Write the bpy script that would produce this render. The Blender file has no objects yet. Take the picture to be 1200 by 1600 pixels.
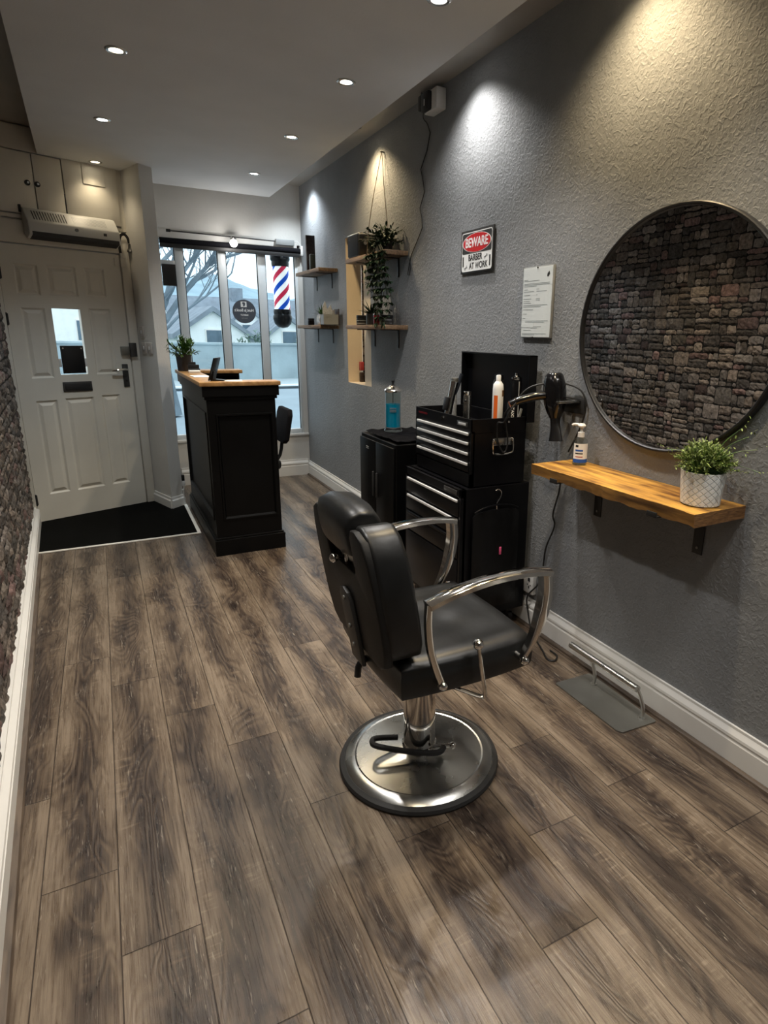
import bpy, bmesh, math, random
from mathutils import Vector, Matrix
import numpy as np
random.seed(7)
SC = bpy.context.scene
COL = SC.collection
PI = math.pi

# ---------------------------------------------------------------- camera, light, exposure
cam_d = bpy.data.cameras.new('camera'); cam = bpy.data.objects.new('camera', cam_d); COL.objects.link(cam)
FPX = 953.88; PITCH, ROLL, YAW = math.radians(15.0675), math.radians(1.13725), math.radians(29.2259)
cam_d.sensor_fit = 'VERTICAL'; cam_d.sensor_height = 36; cam_d.sensor_width = 27
cam_d.lens = FPX / 1600 * 36
cam_d.shift_x = -100 / 1600; cam_d.shift_y = -20 / 1600
cam_d.clip_start = .05; cam_d.clip_end = 2000
fw = Vector((math.sin(YAW) * math.cos(PITCH), math.cos(YAW) * math.cos(PITCH), -math.sin(PITCH)))
rt = Vector((math.cos(YAW), -math.sin(YAW), 0)); up = rt.cross(fw)
r2 = rt * math.cos(ROLL) + up * math.sin(ROLL); u2 = up * math.cos(ROLL) - rt * math.sin(ROLL)
cam.matrix_world = Matrix(((r2.x, u2.x, -fw.x, 0), (r2.y, u2.y, -fw.y, 0), (r2.z, u2.z, -fw.z, 1.5), (0, 0, 0, 1)))
SC.camera = cam
SC.view_settings.view_transform = 'Standard'; SC.view_settings.look = 'None'
SC.view_settings.exposure = 0.0; SC.view_settings.gamma = 1.0; SC.view_settings.use_curve_mapping = False

SPOT_W, WASH_W, SKY = 70.0, 62.0, 2.0

def world():
    w = bpy.data.worlds.new('overcast_sky'); SC.world = w; w.use_nodes = True
    nt = w.node_tree; N = nt.nodes; N.clear()
    out = N.new('ShaderNodeOutputWorld'); bg = N.new('ShaderNodeBackground')
    tc = N.new('ShaderNodeTexCoord'); nz = N.new('ShaderNodeTexNoise'); rp = N.new('ShaderNodeValToRGB')
    nz.inputs['Scale'].default_value = 2.2; nz.inputs['Detail'].default_value = 4
    rp.color_ramp.elements[0].color = (.62, .78, .93, 1); rp.color_ramp.elements[1].color = (.93, .98, 1, 1)
    rp.color_ramp.elements[0].position = .3; rp.color_ramp.elements[1].position = .55
    L = nt.links.new
    L(tc.outputs['Generated'], nz.inputs['Vector']); L(nz.outputs['Fac'], rp.inputs['Fac'])
    L(rp.outputs['Color'], bg.inputs['Color']); bg.inputs['Strength'].default_value = SKY
    L(bg.outputs['Background'], out.inputs['Surface'])
world()

def add_light(name, kind, loc, energy, color, target=None, **kw):
    d = bpy.data.lights.new(name, kind); d.energy = energy; d.color = color
    for k, v in kw.items(): setattr(d, k, v)
    o = bpy.data.objects.new(name, d); COL.objects.link(o); o.location = loc
    t = Vector(target) - Vector(loc) if target else Vector((0, 0, -1))
    o.rotation_euler = t.to_track_quat('-Z', 'Y').to_euler()
    return o
po = add_light('window_portal', 'AREA', (1.2, 6.6, 1.35), 10, (1, 1, 1), (1.2, 0, 1.35), shape='RECTANGLE', size=1.5, size_y=2.0)
po.data.cycles.is_portal = True
WARM, WHITE, COOL = (1, .82, .56), (1, .965, .92), (.84, .93, 1)
SOFFIT = [(1.215, 5.41, WHITE), (1.215, 4.31, WARM), (1.21, 3.28, WHITE), (1.24, 2.36, WHITE), (1.22, 1.42, WARM), (1.22, .45, WHITE), (1.22, -.55, WHITE),
          (.12, 5.73, WARM), (.16, 4.60, COOL), (.207, 3.49, WARM), (.22, 2.42, WHITE), (.22, 1.4, WHITE), (.22, .4, WARM), (.22, -.6, WHITE)]
SOFZ = 2.70; CEILZ = 2.87
WASH = [(1.70, 6.02, COOL), (1.70, 4.45, WARM), (1.68, 3.08, WHITE), (1.66, 1.88, WARM), (1.62, .6, WHITE), (1.62, -.6, WHITE)]
for x, y, c in SOFFIT:
    add_light('downlight_lamp', 'SPOT', (x, y, SOFZ - .02), SPOT_W * (.10 if y > 5.5 else .6 if y > 5 else .45 if y < 1 else 1), c, spot_size=math.radians(110), spot_blend=1.0, shadow_soft_size=.03)
for x, y, c in WASH:
    add_light('wall_wash_lamp', 'SPOT', (x, y, CEILZ - .03), WASH_W, (1, .76, .44) if c is WARM else c, (x + .03, y, 1.9), spot_size=math.radians(122), spot_blend=1.0, shadow_soft_size=.03)
add_light('rod_lamp', 'POINT', (1.19, 6.22, 2.27), 3, WHITE, shadow_soft_size=.03)

# ---------------------------------------------------------------- materials
def mat(name, col, rough=.5, metal=0, bump=0, bscale=80, bdetail=4, var=0, vscale=3, spec=.5, coat=0, emit=0, trans=0, alpha=1, sheen=0, stretch=None, rvar=0):
    m = bpy.data.materials.new(name); m.use_nodes = True; nt = m.node_tree; N = nt.nodes; L = nt.links.new
    p = N['Principled BSDF']; p.inputs['Base Color'].default_value = (*col, 1); p.inputs['Roughness'].default_value = rough
    p.inputs['Metallic'].default_value = metal; p.inputs['Specular IOR Level'].default_value = spec
    p.inputs['Coat Weight'].default_value = coat; p.inputs['Sheen Weight'].default_value = sheen
    p.inputs['Transmission Weight'].default_value = trans; p.inputs['Alpha'].default_value = alpha
    if emit: p.inputs['Emission Color'].default_value = (*col, 1); p.inputs['Emission Strength'].default_value = emit
    tc = N.new('ShaderNodeTexCoord'); mp = N.new('ShaderNodeMapping'); L(tc.outputs['Object'], mp.inputs['Vector'])
    if stretch: mp.inputs['Scale'].default_value = stretch
    nz = N.new('ShaderNodeTexNoise'); nz.inputs['Scale'].default_value = vscale; nz.inputs['Detail'].default_value = 6
    L(mp.outputs['Vector'], nz.inputs['Vector'])
    if var is not None:
        rp = N.new('ShaderNodeValToRGB'); v = max(var, .04)
        rp.color_ramp.elements[0].position = .3; rp.color_ramp.elements[1].position = .7
        rp.color_ramp.elements[0].color = (*[c * (1 - v) for c in col], 1); rp.color_ramp.elements[1].color = (*[min(1, c * (1 + v)) for c in col], 1)
        L(nz.outputs['Fac'], rp.inputs['Fac']); L(rp.outputs['Color'], p.inputs['Base Color'])
    if rvar:
        mr = N.new('ShaderNodeMapRange'); mr.inputs['To Min'].default_value = max(.02, rough - rvar); mr.inputs['To Max'].default_value = rough + rvar
        L(nz.outputs['Fac'], mr.inputs['Value']); L(mr.outputs['Result'], p.inputs['Roughness'])
    if bump:
        b = N.new('ShaderNodeBump'); b.inputs['Distance'].default_value = bump; b.inputs['Strength'].default_value = 1
        n2 = N.new('ShaderNodeTexNoise'); n2.inputs['Scale'].default_value = bscale; n2.inputs['Detail'].default_value = bdetail
        L(mp.outputs['Vector'], n2.inputs['Vector']); L(n2.outputs['Fac'], b.inputs['Height']); L(b.outputs['Normal'], p.inputs['Normal'])
    return m
M = {}
M['plaster_white'] = mat('plaster_white', (.62, .61, .58), .75, bump=.0012, bscale=60, var=.06)
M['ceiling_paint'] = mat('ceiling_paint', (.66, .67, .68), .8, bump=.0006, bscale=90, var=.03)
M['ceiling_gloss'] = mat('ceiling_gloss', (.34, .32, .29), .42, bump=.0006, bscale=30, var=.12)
M['cream_paint'] = mat('cream_paint', (.72, .60, .44), .7, bump=.001, bscale=50, var=.06)
M['door_paint'] = mat('door_paint', (.73, .70, .62), .45, bump=.0004, bscale=40, var=.06)
M['trim_white'] = mat('trim_white', (.74, .73, .70), .4, var=.05, bump=.0003, bscale=50)
M['mat_black'] = mat('mat_black', (.005, .005, .0045), .95, bump=.004, bscale=300, var=.35, vscale=120, spec=.05)
M['metal_strip'] = mat('metal_strip', (.86, .84, .78), .45, .1, var=.08)
M['black_paint'] = mat('black_paint', (.0028, .0028, .003), .40, spec=.2, bump=.0003, bscale=60, var=.3)
M['black_gloss'] = mat('black_gloss', (.004, .004, .005), .30, spec=.2, bump=.0001, bscale=40, var=.2)
M['black_plastic'] = mat('black_plastic', (.010, .010, .011), .38, var=.2)
M['black_satin'] = mat('black_satin', (.02, .02, .02), .5, var=.2)
M['rubber'] = mat('rubber', (.012, .012, .012), .65, bump=.0004, bscale=200, var=.2)
M['leather'] = mat('leather', (.008, .0085, .009), .36, bump=.0026, bscale=9, bdetail=5, var=.25, vscale=14, spec=.42)
M['leather_back'] = mat('leather_back', (.007, .007, .007), .55, spec=.3, bump=.0004, bscale=120, var=.2)
M['fabric_black'] = mat('fabric_black', (.006, .006, .008), .95, bump=.002, bscale=60, var=.3, spec=.15)
M['bag'] = mat('bag', (.004, .004, .0045), .35, spec=.25, bump=.004, bscale=12, var=.2)
M['chrome'] = mat('chrome', (.78, .76, .73), .08, 1, bump=.0001, bscale=20, var=.05)
M['brushed'] = mat('brushed', (.50, .50, .48), .27, 1, bump=.0003, bscale=14, var=.12, vscale=6, rvar=.08)
M['steel_dull'] = mat('steel_dull', (.30, .30, .28), .42, 1, bump=.0003, bscale=40, var=.15)
M['alu'] = mat('alu', (.80, .81, .82), .42, .5, bump=.0002, bscale=100, var=.08)
M['frame_grey'] = mat('frame_grey', (.66, .70, .72), .4, var=.06)
M['iron'] = mat('iron', (.012, .012, .012), .5, bump=.0006, bscale=60, var=.2)
M['white_plastic'] = mat('white_plastic', (.72, .72, .70), .35, var=.04)
M['switch'] = mat('switch', (.50, .46, .42), .4, var=.04)
M['grey_plastic'] = mat('grey_plastic', (.24, .25, .25), .45, var=.06)
M['heater'] = mat('heater', (.60, .60, .57), .4, var=.05)
M['dark_metal'] = mat('dark_metal', (.10, .10, .10), .4, .8, var=.15)
M['paper'] = mat('paper', (.78, .79, .78), .6, var=.03)
M['ink'] = mat('ink', (.03, .03, .03), .6, var=.1)
M['ink_grey'] = mat('ink_grey', (.28, .30, .30), .6, var=.1)
M['sign_red'] = mat('sign_red', (.55, .015, .02), .35, var=.06)
M['white'] = mat('white', (.82, .83, .82), .4, var=.03)
M['orange'] = mat('orange', (.75, .14, .02), .4, var=.05)
M['pink'] = mat('pink', (.75, .10, .25), .5, var=.05)
M['blue'] = mat('blue', (.01, .09, .42), .4, var=.05)
M['red'] = mat('red', (.38, .05, .05), .35, var=.05)
M['red_dark'] = mat('red_dark', (.10, .008, .012), .22, var=.1)
M['brown_dark'] = mat('brown_dark', (.035, .022, .018), .45, var=.6, vscale=30, bump=.0005, bscale=40)
M['green_dark'] = mat('green_dark', (.02, .028, .018), .5, var=.2)
M['blue_grey'] = mat('blue_grey', (.008, .011, .018), .7, spec=.2, var=.15)
M['pot_dark'] = mat('pot_dark', (.035, .033, .035), .6, var=.2)
M['soil'] = mat('soil', (.02, .014, .01), .95, bump=.004, bscale=90, var=.4)
M['leaf_dark'] = mat('leaf_dark', (.012, .032, .012), .55, var=.4, vscale=25, spec=.25)
M['leaf_green'] = mat('leaf_green', (.06, .13, .025), .45, var=.6, vscale=30)
M['leaf_bright'] = mat('leaf_bright', (.19, .255, .065), .5, var=.6, vscale=60)
M['stem'] = mat('stem', (.05, .05, .025), .7, var=.3)
M['cord'] = mat('cord', (.010, .010, .010), .5, var=.1)
M['string'] = mat('string', (.12, .09, .06), .8, var=.2)
M['foil'] = mat('foil', (.78, .82, .86), .18, .7, var=.25, vscale=60, bump=.003, bscale=60)
M['sticker_grey'] = mat('sticker_grey', (.07, .08, .10), .5, var=.1)
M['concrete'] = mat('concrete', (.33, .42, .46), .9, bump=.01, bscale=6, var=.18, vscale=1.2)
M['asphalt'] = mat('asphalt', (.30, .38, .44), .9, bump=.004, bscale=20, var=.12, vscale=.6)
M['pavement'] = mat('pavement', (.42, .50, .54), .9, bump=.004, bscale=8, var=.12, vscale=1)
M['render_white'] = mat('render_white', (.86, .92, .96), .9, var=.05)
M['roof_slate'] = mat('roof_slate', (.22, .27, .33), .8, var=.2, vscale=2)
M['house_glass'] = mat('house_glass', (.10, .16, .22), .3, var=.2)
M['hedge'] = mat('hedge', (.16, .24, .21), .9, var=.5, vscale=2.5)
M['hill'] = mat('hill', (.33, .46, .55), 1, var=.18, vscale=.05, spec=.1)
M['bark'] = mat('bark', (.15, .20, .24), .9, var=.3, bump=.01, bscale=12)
M['purple'] = mat('purple', (.20, .16, .45), .5, var=.1)

def wood(name, c1, c2, scale=(1, 1, 1), rough=.5, freq=9):
    m = bpy.data.materials.new(name); m.use_nodes = True; nt = m.node_tree; N = nt.nodes; L = nt.links.new
    p = N['Principled BSDF']; p.inputs['Roughness'].default_value = rough
    tc = N.new('ShaderNodeTexCoord'); mp = N.new('ShaderNodeMapping'); mp.inputs['Scale'].default_value = scale
    L(tc.outputs['Object'], mp.inputs['Vector'])
    n1 = N.new('ShaderNodeTexNoise'); n1.inputs['Scale'].default_value = freq; n1.inputs['Detail'].default_value = 8; n1.inputs['Distortion'].default_value = .6
    n2 = N.new('ShaderNodeTexNoise'); n2.inputs['Scale'].default_value = 2.2; n2.inputs['Detail'].default_value = 3
    L(mp.outputs['Vector'], n1.inputs['Vector']); L(tc.outputs['Object'], n2.inputs['Vector'])
    ad = N.new('ShaderNodeMath'); ad.operation = 'MULTIPLY_ADD'; ad.inputs[1].default_value = .5; L(n2.outputs['Fac'], ad.inputs[0]); L(n1.outputs['Fac'], ad.inputs[2])
    rp = N.new('ShaderNodeValToRGB'); rp.color_ramp.elements[0].position = .55; rp.color_ramp.elements[1].position = .95
    rp.color_ramp.elements[0].color = (*c1, 1); rp.color_ramp.elements[1].color = (*c2, 1)
    L(ad.outputs[0], rp.inputs['Fac']); L(rp.outputs['Color'], p.inputs['Base Color'])
    b = N.new('ShaderNodeBump'); b.inputs['Distance'].default_value = .002; L(n1.outputs['Fac'], b.inputs['Height']); L(b.outputs['Normal'], p.inputs['Normal'])
    return m
M['timber'] = wood('timber', (.66, .35, .065), (.13, .05, .012), (13, 1.8, 13), .42, 2.5)
M['timber_end'] = wood('timber_end', (.26, .13, .045), (.08, .035, .012), (6, 6, 30), .6, 5)
M['bead_wood'] = wood('bead_wood', (.125, .092, .066), (.05, .036, .027), (20, 2, 20), .5, 3)
M['gloss_shell'] = mat('gloss_shell', (.005, .005, .006), .14, spec=.6, var=.1)
M['timber_edge'] = wood('timber_edge', (.42, .21, .05), (.10, .045, .012), (13, 1.8, 13), .5, 2.5)
M['shelf_wood'] = wood('shelf_wood', (.26, .165, .09), (.10, .06, .035), (20, 2, 20), .6, 3)
M['counter_wood'] = wood('counter_wood', (.50, .29, .12), (.26, .13, .045), (14, 14, 14), .35, 2)

def glass_mat(name, tint=(1, 1, 1), refl=1.0, rough=0.0):
    m = bpy.data.materials.new(name); m.use_nodes = True; nt = m.node_tree; N = nt.nodes; N.clear(); L = nt.links.new
    o = N.new('ShaderNodeOutputMaterial'); t = N.new('ShaderNodeBsdfTransparent'); g = N.new('ShaderNodeBsdfGlossy'); x = N.new('ShaderNodeMixShader')
    lw = N.new('ShaderNodeLayerWeight'); pw = N.new('ShaderNodeMath'); pw.operation = 'POWER'; pw.inputs[1].default_value = 5; L(lw.outputs['Facing'], pw.inputs[0])
    f = N.new('ShaderNodeMath'); f.operation = 'MULTIPLY_ADD'; f.inputs[1].default_value = .9; f.inputs[2].default_value = .035; L(pw.outputs[0], f.inputs[0]); t.inputs['Color'].default_value = (*tint, 1); g.inputs['Roughness'].default_value = rough
    mu = N.new('ShaderNodeMath'); mu.operation = 'MULTIPLY'; mu.inputs[1].default_value = refl
    L(f.outputs[0], mu.inputs[0]); L(mu.outputs[0], x.inputs[0]); L(t.outputs[0], x.inputs[1]); L(g.outputs[0], x.inputs[2]); L(x.outputs[0], o.inputs['Surface'])
    return m
M['pane'] = glass_mat('pane', (.93, .97, .98))
M['clear'] = glass_mat('clear', (.86, .90, .90), 1.6)
M['perspex'] = glass_mat('perspex', (.94, .96, .96), 1.0)
M['blue_liquid'] = mat('blue_liquid', (.0, .36, .60), .15, var=.1, spec=.3)
M['mirror'] = mat('mirror', (.95, .95, .95), .005, 1, var=None)
def emitter(name, col, s):
    m = bpy.data.materials.new(name); m.use_nodes = True; p = m.node_tree.nodes['Principled BSDF']
    p.inputs['Base Color'].default_value = (*col, 1); p.inputs['Emission Color'].default_value = (*col, 1); p.inputs['Emission Strength'].default_value = s
    return m
M['bulb_white'] = emitter('bulb_white', WHITE, 14); M['bulb_warm'] = emitter('bulb_warm', (1, .88, .66), 14); M['bulb_cool'] = emitter('bulb_cool', (.9, .96, 1), 14)
M['pole_light'] = emitter('pole_light', (.95, 1, 1), .75)
M['pole_blue'] = emitter('pole_blue', (.0, .07, .50), .6); M['pole_red'] = emitter('pole_red', (.50, .015, .06), .7)

def wall_grey():
    m = bpy.data.materials.new('wall_grey'); m.use_nodes = True; nt = m.node_tree; N = nt.nodes; L = nt.links.new
    p = N['Principled BSDF']; p.inputs['Roughness'].default_value = .62; p.inputs['Specular IOR Level'].default_value = .35
    tc = N.new('ShaderNodeTexCoord')
    n0 = N.new('ShaderNodeTexNoise'); n0.inputs['Scale'].default_value = 1.6; n0.inputs['Detail'].default_value = 7; n0.inputs['Roughness'].default_value = .6
    rp = N.new('ShaderNodeValToRGB'); rp.color_ramp.elements[0].position = .32; rp.color_ramp.elements[1].position = .62
    rp.color_ramp.elements[0].color = (.190, .198, .206, 1); rp.color_ramp.elements[1].color = (.245, .255, .265, 1)
    L(tc.outputs['Object'], n0.inputs['Vector']); L(n0.outputs['Fac'], rp.inputs['Fac']); L(rp.outputs['Color'], p.inputs['Base Color'])
    n1 = N.new('ShaderNodeTexNoise'); n1.inputs['Scale'].default_value = 66; n1.inputs['Detail'].default_value = 5; n1.inputs['Distortion'].default_value = .7
    n2 = N.new('ShaderNodeTexNoise'); n2.inputs['Scale'].default_value = 5; n2.inputs['Detail'].default_value = 2
    mr = N.new('ShaderNodeMapRange'); mr.inputs['From Min'].default_value = .42; mr.inputs['From Max'].default_value = .68
    L(tc.outputs['Object'], n1.inputs['Vector']); L(tc.outputs['Object'], n2.inputs['Vector']); L(n1.outputs['Fac'], mr.inputs['Value'])
    mu = N.new('ShaderNodeMath'); mu.operation = 'MULTIPLY_ADD'; mu.inputs[1].default_value = 1.5
    L(n2.outputs['Fac'], mu.inputs[0]); L(mr.outputs['Result'], mu.inputs[2])
    b = N.new('ShaderNodeBump'); b.inputs['Distance'].default_value = .0020; b.inputs['Strength'].default_value = .8
    L(mu.outputs[0], b.inputs['Height']); L(b.outputs['Normal'], p.inputs['Normal'])
    return m
M['wall_grey'] = wall_grey()

def stone_mat():
    m = bpy.data.materials.new('stone_paper'); m.use_nodes = True; nt = m.node_tree; N = nt.nodes; L = nt.links.new
    p = N['Principled BSDF']; p.inputs['Roughness'].default_value = .7; p.inputs['Specular IOR Level'].default_value = .3
    a = N.new('ShaderNodeVertexColor'); a.layer_name = 'tone'
    tc = N.new('ShaderNodeTexCoord'); n = N.new('ShaderNodeTexNoise'); n.inputs['Scale'].default_value = 36; n.inputs['Detail'].default_value = 8; n.inputs['Roughness'].default_value = .7
    L(tc.outputs['Object'], n.inputs['Vector'])
    mr = N.new('ShaderNodeMapRange'); mr.inputs['From Min'].default_value = .3; mr.inputs['From Max'].default_value = .7; mr.inputs['To Min'].default_value = .25; mr.inputs['To Max'].default_value = 1.75
    L(n.outputs['Fac'], mr.inputs['Value'])
    v = N.new('ShaderNodeVectorMath'); v.operation = 'SCALE'; L(a.outputs['Color'], v.inputs[0]); L(mr.outputs['Result'], v.inputs['Scale'])
    L(v.outputs['Vector'], p.inputs['Base Color'])
    b = N.new('ShaderNodeBump'); b.inputs['Distance'].default_value = .016; L(n.outputs['Fac'], b.inputs['Height']); L(b.outputs['Normal'], p.inputs['Normal'])
    return m
M['stone'] = stone_mat()

def floor_mat():
    m = bpy.data.materials.new('oak_plank_floor'); m.use_nodes = True; nt = m.node_tree; N = nt.nodes; L = nt.links.new
    p = N['Principled BSDF']
    def mth(op, a, b=None, c=None):
        n = N.new('ShaderNodeMath'); n.operation = op
        for i, v in enumerate((a, b, c)):
            if v is None: continue
            if isinstance(v, (int, float)): n.inputs[i].default_value = v
            else: L(v, n.inputs[i])
        return n.outputs[0]
    def sm(v, lo, hi, t0=0., t1=1.):
        n = N.new('ShaderNodeMapRange'); n.interpolation_type = 'SMOOTHSTEP'; n.inputs['From Min'].default_value = lo; n.inputs['From Max'].default_value = hi
        n.inputs['To Min'].default_value = t0; n.inputs['To Max'].default_value = t1; L(v, n.inputs['Value']); return n.outputs['Result']
    uv = N.new('ShaderNodeUVMap'); uv.uv_map = 'plank'; sx = N.new('ShaderNodeSeparateXYZ'); L(uv.outputs['UV'], sx.inputs[0]); u, v = sx.outputs[0], sx.outputs[1]
    at = N.new('ShaderNodeVertexColor'); at.layer_name = 'rand'; sc = N.new('ShaderNodeSeparateColor'); L(at.outputs['Color'], sc.inputs[0]); r1, rr2, r3 = sc.outputs[0], sc.outputs[1], sc.outputs[2]
    def noise(su, sv, detail=4, dist=0, off=0., rough=.5):
        cx = N.new('ShaderNodeCombineXYZ'); L(mth('MULTIPLY', u, su), cx.inputs[0]); L(mth('MULTIPLY', v, sv), cx.inputs[1]); L(mth('MULTIPLY_ADD', r1, 37.0, off), cx.inputs[2])
        n = N.new('ShaderNodeTexNoise'); n.inputs['Scale'].default_value = 1; n.inputs['Detail'].default_value = detail; n.inputs['Distortion'].default_value = dist; n.inputs['Roughness'].default_value = rough
        L(cx.outputs[0], n.inputs['Vector']); return n.outputs['Fac']
    wander = noise(.01, 1.5, 2); lowf = noise(1.3, 2.6, 3, .4, 5)
    uc = mth('ADD', mth('SUBTRACT', u, .5), mth('MULTIPLY', mth('SUBTRACT', wander, .5), .9))
    d = mth('ABSOLUTE', uc)
    dd = mth('ADD', d, mth('MULTIPLY', mth('SUBTRACT', lowf, .5), .75))
    dark = sm(dd, -.12, .56, 1, 0)
    field = noise(1.15, 1.35, 2.5, .55, 11); ph = mth('ADD', mth('MULTIPLY', field, 105), mth('MULTIPLY', d, 16))
    ring = mth('POWER', mth('MULTIPLY_ADD', mth('SINE', ph), .5, .5), 1.4)
    grain = noise(24, 4.2, 7, .25, 3, .72)
    fine = noise(75, 8, 3, .4, 8)
    blot = noise(4.5, 3.4, 5, .5, 15, .6)
    fleck = mth('MULTIPLY', sm(noise(30, 13, 2, 1.8, 21), .60, .70), sm(blot, .42, .62))
    saw = mth('MULTIPLY', sm(noise(2.2, 75, 2, .2, 31), .52, .70), sm(noise(3, 2.6, 2, .2, 41), .50, .66))
    val = mth('MULTIPLY', dark, .60)
    val = mth('ADD', val, mth('MULTIPLY', mth('SUBTRACT', ring, .5), mth('MULTIPLY_ADD', dark, .28, .04)))
    val = mth('ADD', val, mth('MULTIPLY', mth('SUBTRACT', grain, .5), .88))
    val = mth('ADD', val, mth('MULTIPLY', mth('SUBTRACT', fine, .5), .45))
    val = mth('ADD', val, mth('MULTIPLY', mth('SUBTRACT', blot, .5), .68))
    val = mth('ADD', val, mth('MULTIPLY', mth('SUBTRACT', rr2, .5), .22))
    val = mth('SUBTRACT', mth('ADD', val, .20), mth('MULTIPLY', saw, .22))
    cx = N.new('ShaderNodeCombineXYZ'); L(mth('MULTIPLY', u, 1.1), cx.inputs[0]); L(mth('MULTIPLY', v, 2.4), cx.inputs[1]); L(mth('MULTIPLY', r1, 19.0), cx.inputs[2])
    vo = N.new('ShaderNodeTexVoronoi'); vo.inputs['Scale'].default_value = .9; L(cx.outputs[0], vo.inputs['Vector'])
    kd = mth('ADD', vo.outputs['Distance'], mth('MULTIPLY', mth('SUBTRACT', blot, .5), .25)); kn = sm(kd, .02, .20, 1, 0)
    val = mth('ADD', val, mth('MULTIPLY', kn, .42))
    rp = N.new('ShaderNodeValToRGB'); e = rp.color_ramp.elements; e[0].position = 0; e[1].position = 1.0
    e[0].color = (.205, .160, .117, 1); e[1].color = (.018, .012, .010, 1)
    x = e.new(.30); x.color = (.112, .082, .057, 1); x = e.new(.62); x.color = (.048, .034, .026, 1)
    L(val, rp.inputs['Fac'])
    mx = N.new('ShaderNodeMix'); mx.data_type = 'RGBA'; mx.inputs['B'].default_value = (.36, .31, .25, 1)
    L(mth('MULTIPLY', fleck, .55), mx.inputs['Factor']); L(rp.outputs['Color'], mx.inputs['A'])
    # seams
    edge = mth('MINIMUM', mth('MULTIPLY', u, .1865), mth('MULTIPLY', mth('SUBTRACT', 1.0, u), .1865))
    le = mth('MINIMUM', mth('MULTIPLY', r3, 1.345), 9.0)
    uv2 = N.new('ShaderNodeUVMap'); uv2.uv_map = 'along'; s2 = N.new('ShaderNodeSeparateXYZ'); L(uv2.outputs['UV'], s2.inputs[0])
    edge = mth('MINIMUM', edge, mth('MINIMUM', s2.outputs[0], s2.outputs[1]))
    seam = sm(edge, .0006, .0020, 1, 0)
    m2 = N.new('ShaderNodeMix'); m2.data_type = 'RGBA'; m2.inputs['B'].default_value = (.016, .011, .009, 1); L(mth('MULTIPLY', seam, .85), m2.inputs['Factor']); L(mx.outputs['Result'], m2.inputs['A'])
    L(m2.outputs['Result'], p.inputs['Base Color'])
    L(sm(grain, .25, .75, .36, .24), p.inputs['Roughness']); p.inputs['Specular IOR Level'].default_value = .5
    b = N.new('ShaderNodeBump'); b.inputs['Distance'].default_value = .0011
    L(mth('SUBTRACT', mth('MULTIPLY', mth('SUBTRACT', grain, mth('MULTIPLY', ring, .35)), .9), mth('MULTIPLY', seam, 1.2)), b.inputs['Height']); L(b.outputs['Normal'], p.inputs['Normal'])
    return m
M['floor'] = floor_mat()

def pot_pattern():
    m = bpy.data.materials.new('quilted_ceramic'); m.use_nodes = True; nt = m.node_tree; N = nt.nodes; L = nt.links.new
    p = N['Principled BSDF']; p.inputs['Roughness'].default_value = .3
    uv = N.new('ShaderNodeUVMap'); uv.uv_map = 'wrap'; sx = N.new('ShaderNodeSeparateXYZ'); L(uv.outputs['UV'], sx.inputs[0])
    def mth(op, a, b=None):
        n = N.new('ShaderNodeMath'); n.operation = op
        for i, v in enumerate((a, b)):
            if v is None: continue
            if isinstance(v, (int, float)): n.inputs[i].default_value = v
            else: L(v, n.inputs[i])
        return n.outputs[0]
    a = mth('ABSOLUTE', mth('SINE', mth('ADD', mth('MULTIPLY', sx.outputs[0], PI * 16), mth('MULTIPLY', sx.outputs[1], PI * 5))))
    c = mth('ABSOLUTE', mth('SINE', mth('SUBTRACT', mth('MULTIPLY', sx.outputs[0], PI * 16), mth('MULTIPLY', sx.outputs[1], PI * 5))))
    h = mth('MINIMUM', a, c); mr = N.new('ShaderNodeMapRange'); mr.inputs['From Max'].default_value = .3; L(h, mr.inputs['Value'])
    rp = N.new('ShaderNodeValToRGB'); rp.color_ramp.elements[0].color = (.42, .46, .46, 1); rp.color_ramp.elements[1].color = (.74, .76, .74, 1)
    L(mr.outputs['Result'], rp.inputs['Fac']); L(rp.outputs['Color'], p.inputs['Base Color'])
    b = N.new('ShaderNodeBump'); b.inputs['Distance'].default_value = .002; L(mr.outputs['Result'], b.inputs['Height']); L(b.outputs['Normal'], p.inputs['Normal'])
    return m
M['quilt'] = pot_pattern()

# ---------------------------------------------------------------- mesh helpers (coordinates in metres, world space unless a frame is given)
MW = {}
def link(o): COL.objects.link(o); return o
def tag(o, label=None, cat=None, group=None, kind=None):
    if label: o['label'] = label
    if cat: o['category'] = cat
    if group: o['group'] = group
    if kind: o['kind'] = kind
    return o
def thing(name, label, cat, loc, rotz=0, group=None, kind=None):
    o = link(bpy.data.objects.new(name, None)); o.empty_display_size = .1
    o.location = loc; o.rotation_euler = (0, 0, rotz)
    MW[o] = Matrix.Translation(loc) @ Matrix.Rotation(rotz, 4, 'Z')
    return tag(o, label, cat, group, kind)
def obj(name, bm, m, parent=None, local=False, origin=None, smooth=35):
    me = bpy.data.meshes.new(name)
    mats = m if isinstance(m, (list, tuple)) else [m]
    if parent is not None:
        if not local: bm.transform(MW[parent].inverted())
    elif origin is not None: bm.transform(Matrix.Translation(-Vector(origin)))
    bm.normal_update(); bm.to_mesh(me); bm.free()
    for k in mats: me.materials.append(M[k] if isinstance(k, str) else k)
    if smooth:
        me.shade_smooth(); me.set_sharp_from_angle(angle=math.radians(smooth))
    o = link(bpy.data.objects.new(name, me))
    if parent is not None: o.parent = parent; MW[o] = MW[parent]
    elif origin is not None: o.location = origin; MW[o] = Matrix.Translation(origin)
    else: MW[o] = Matrix.Identity(4)
    return o
def BM(): return bmesh.new()
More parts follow.
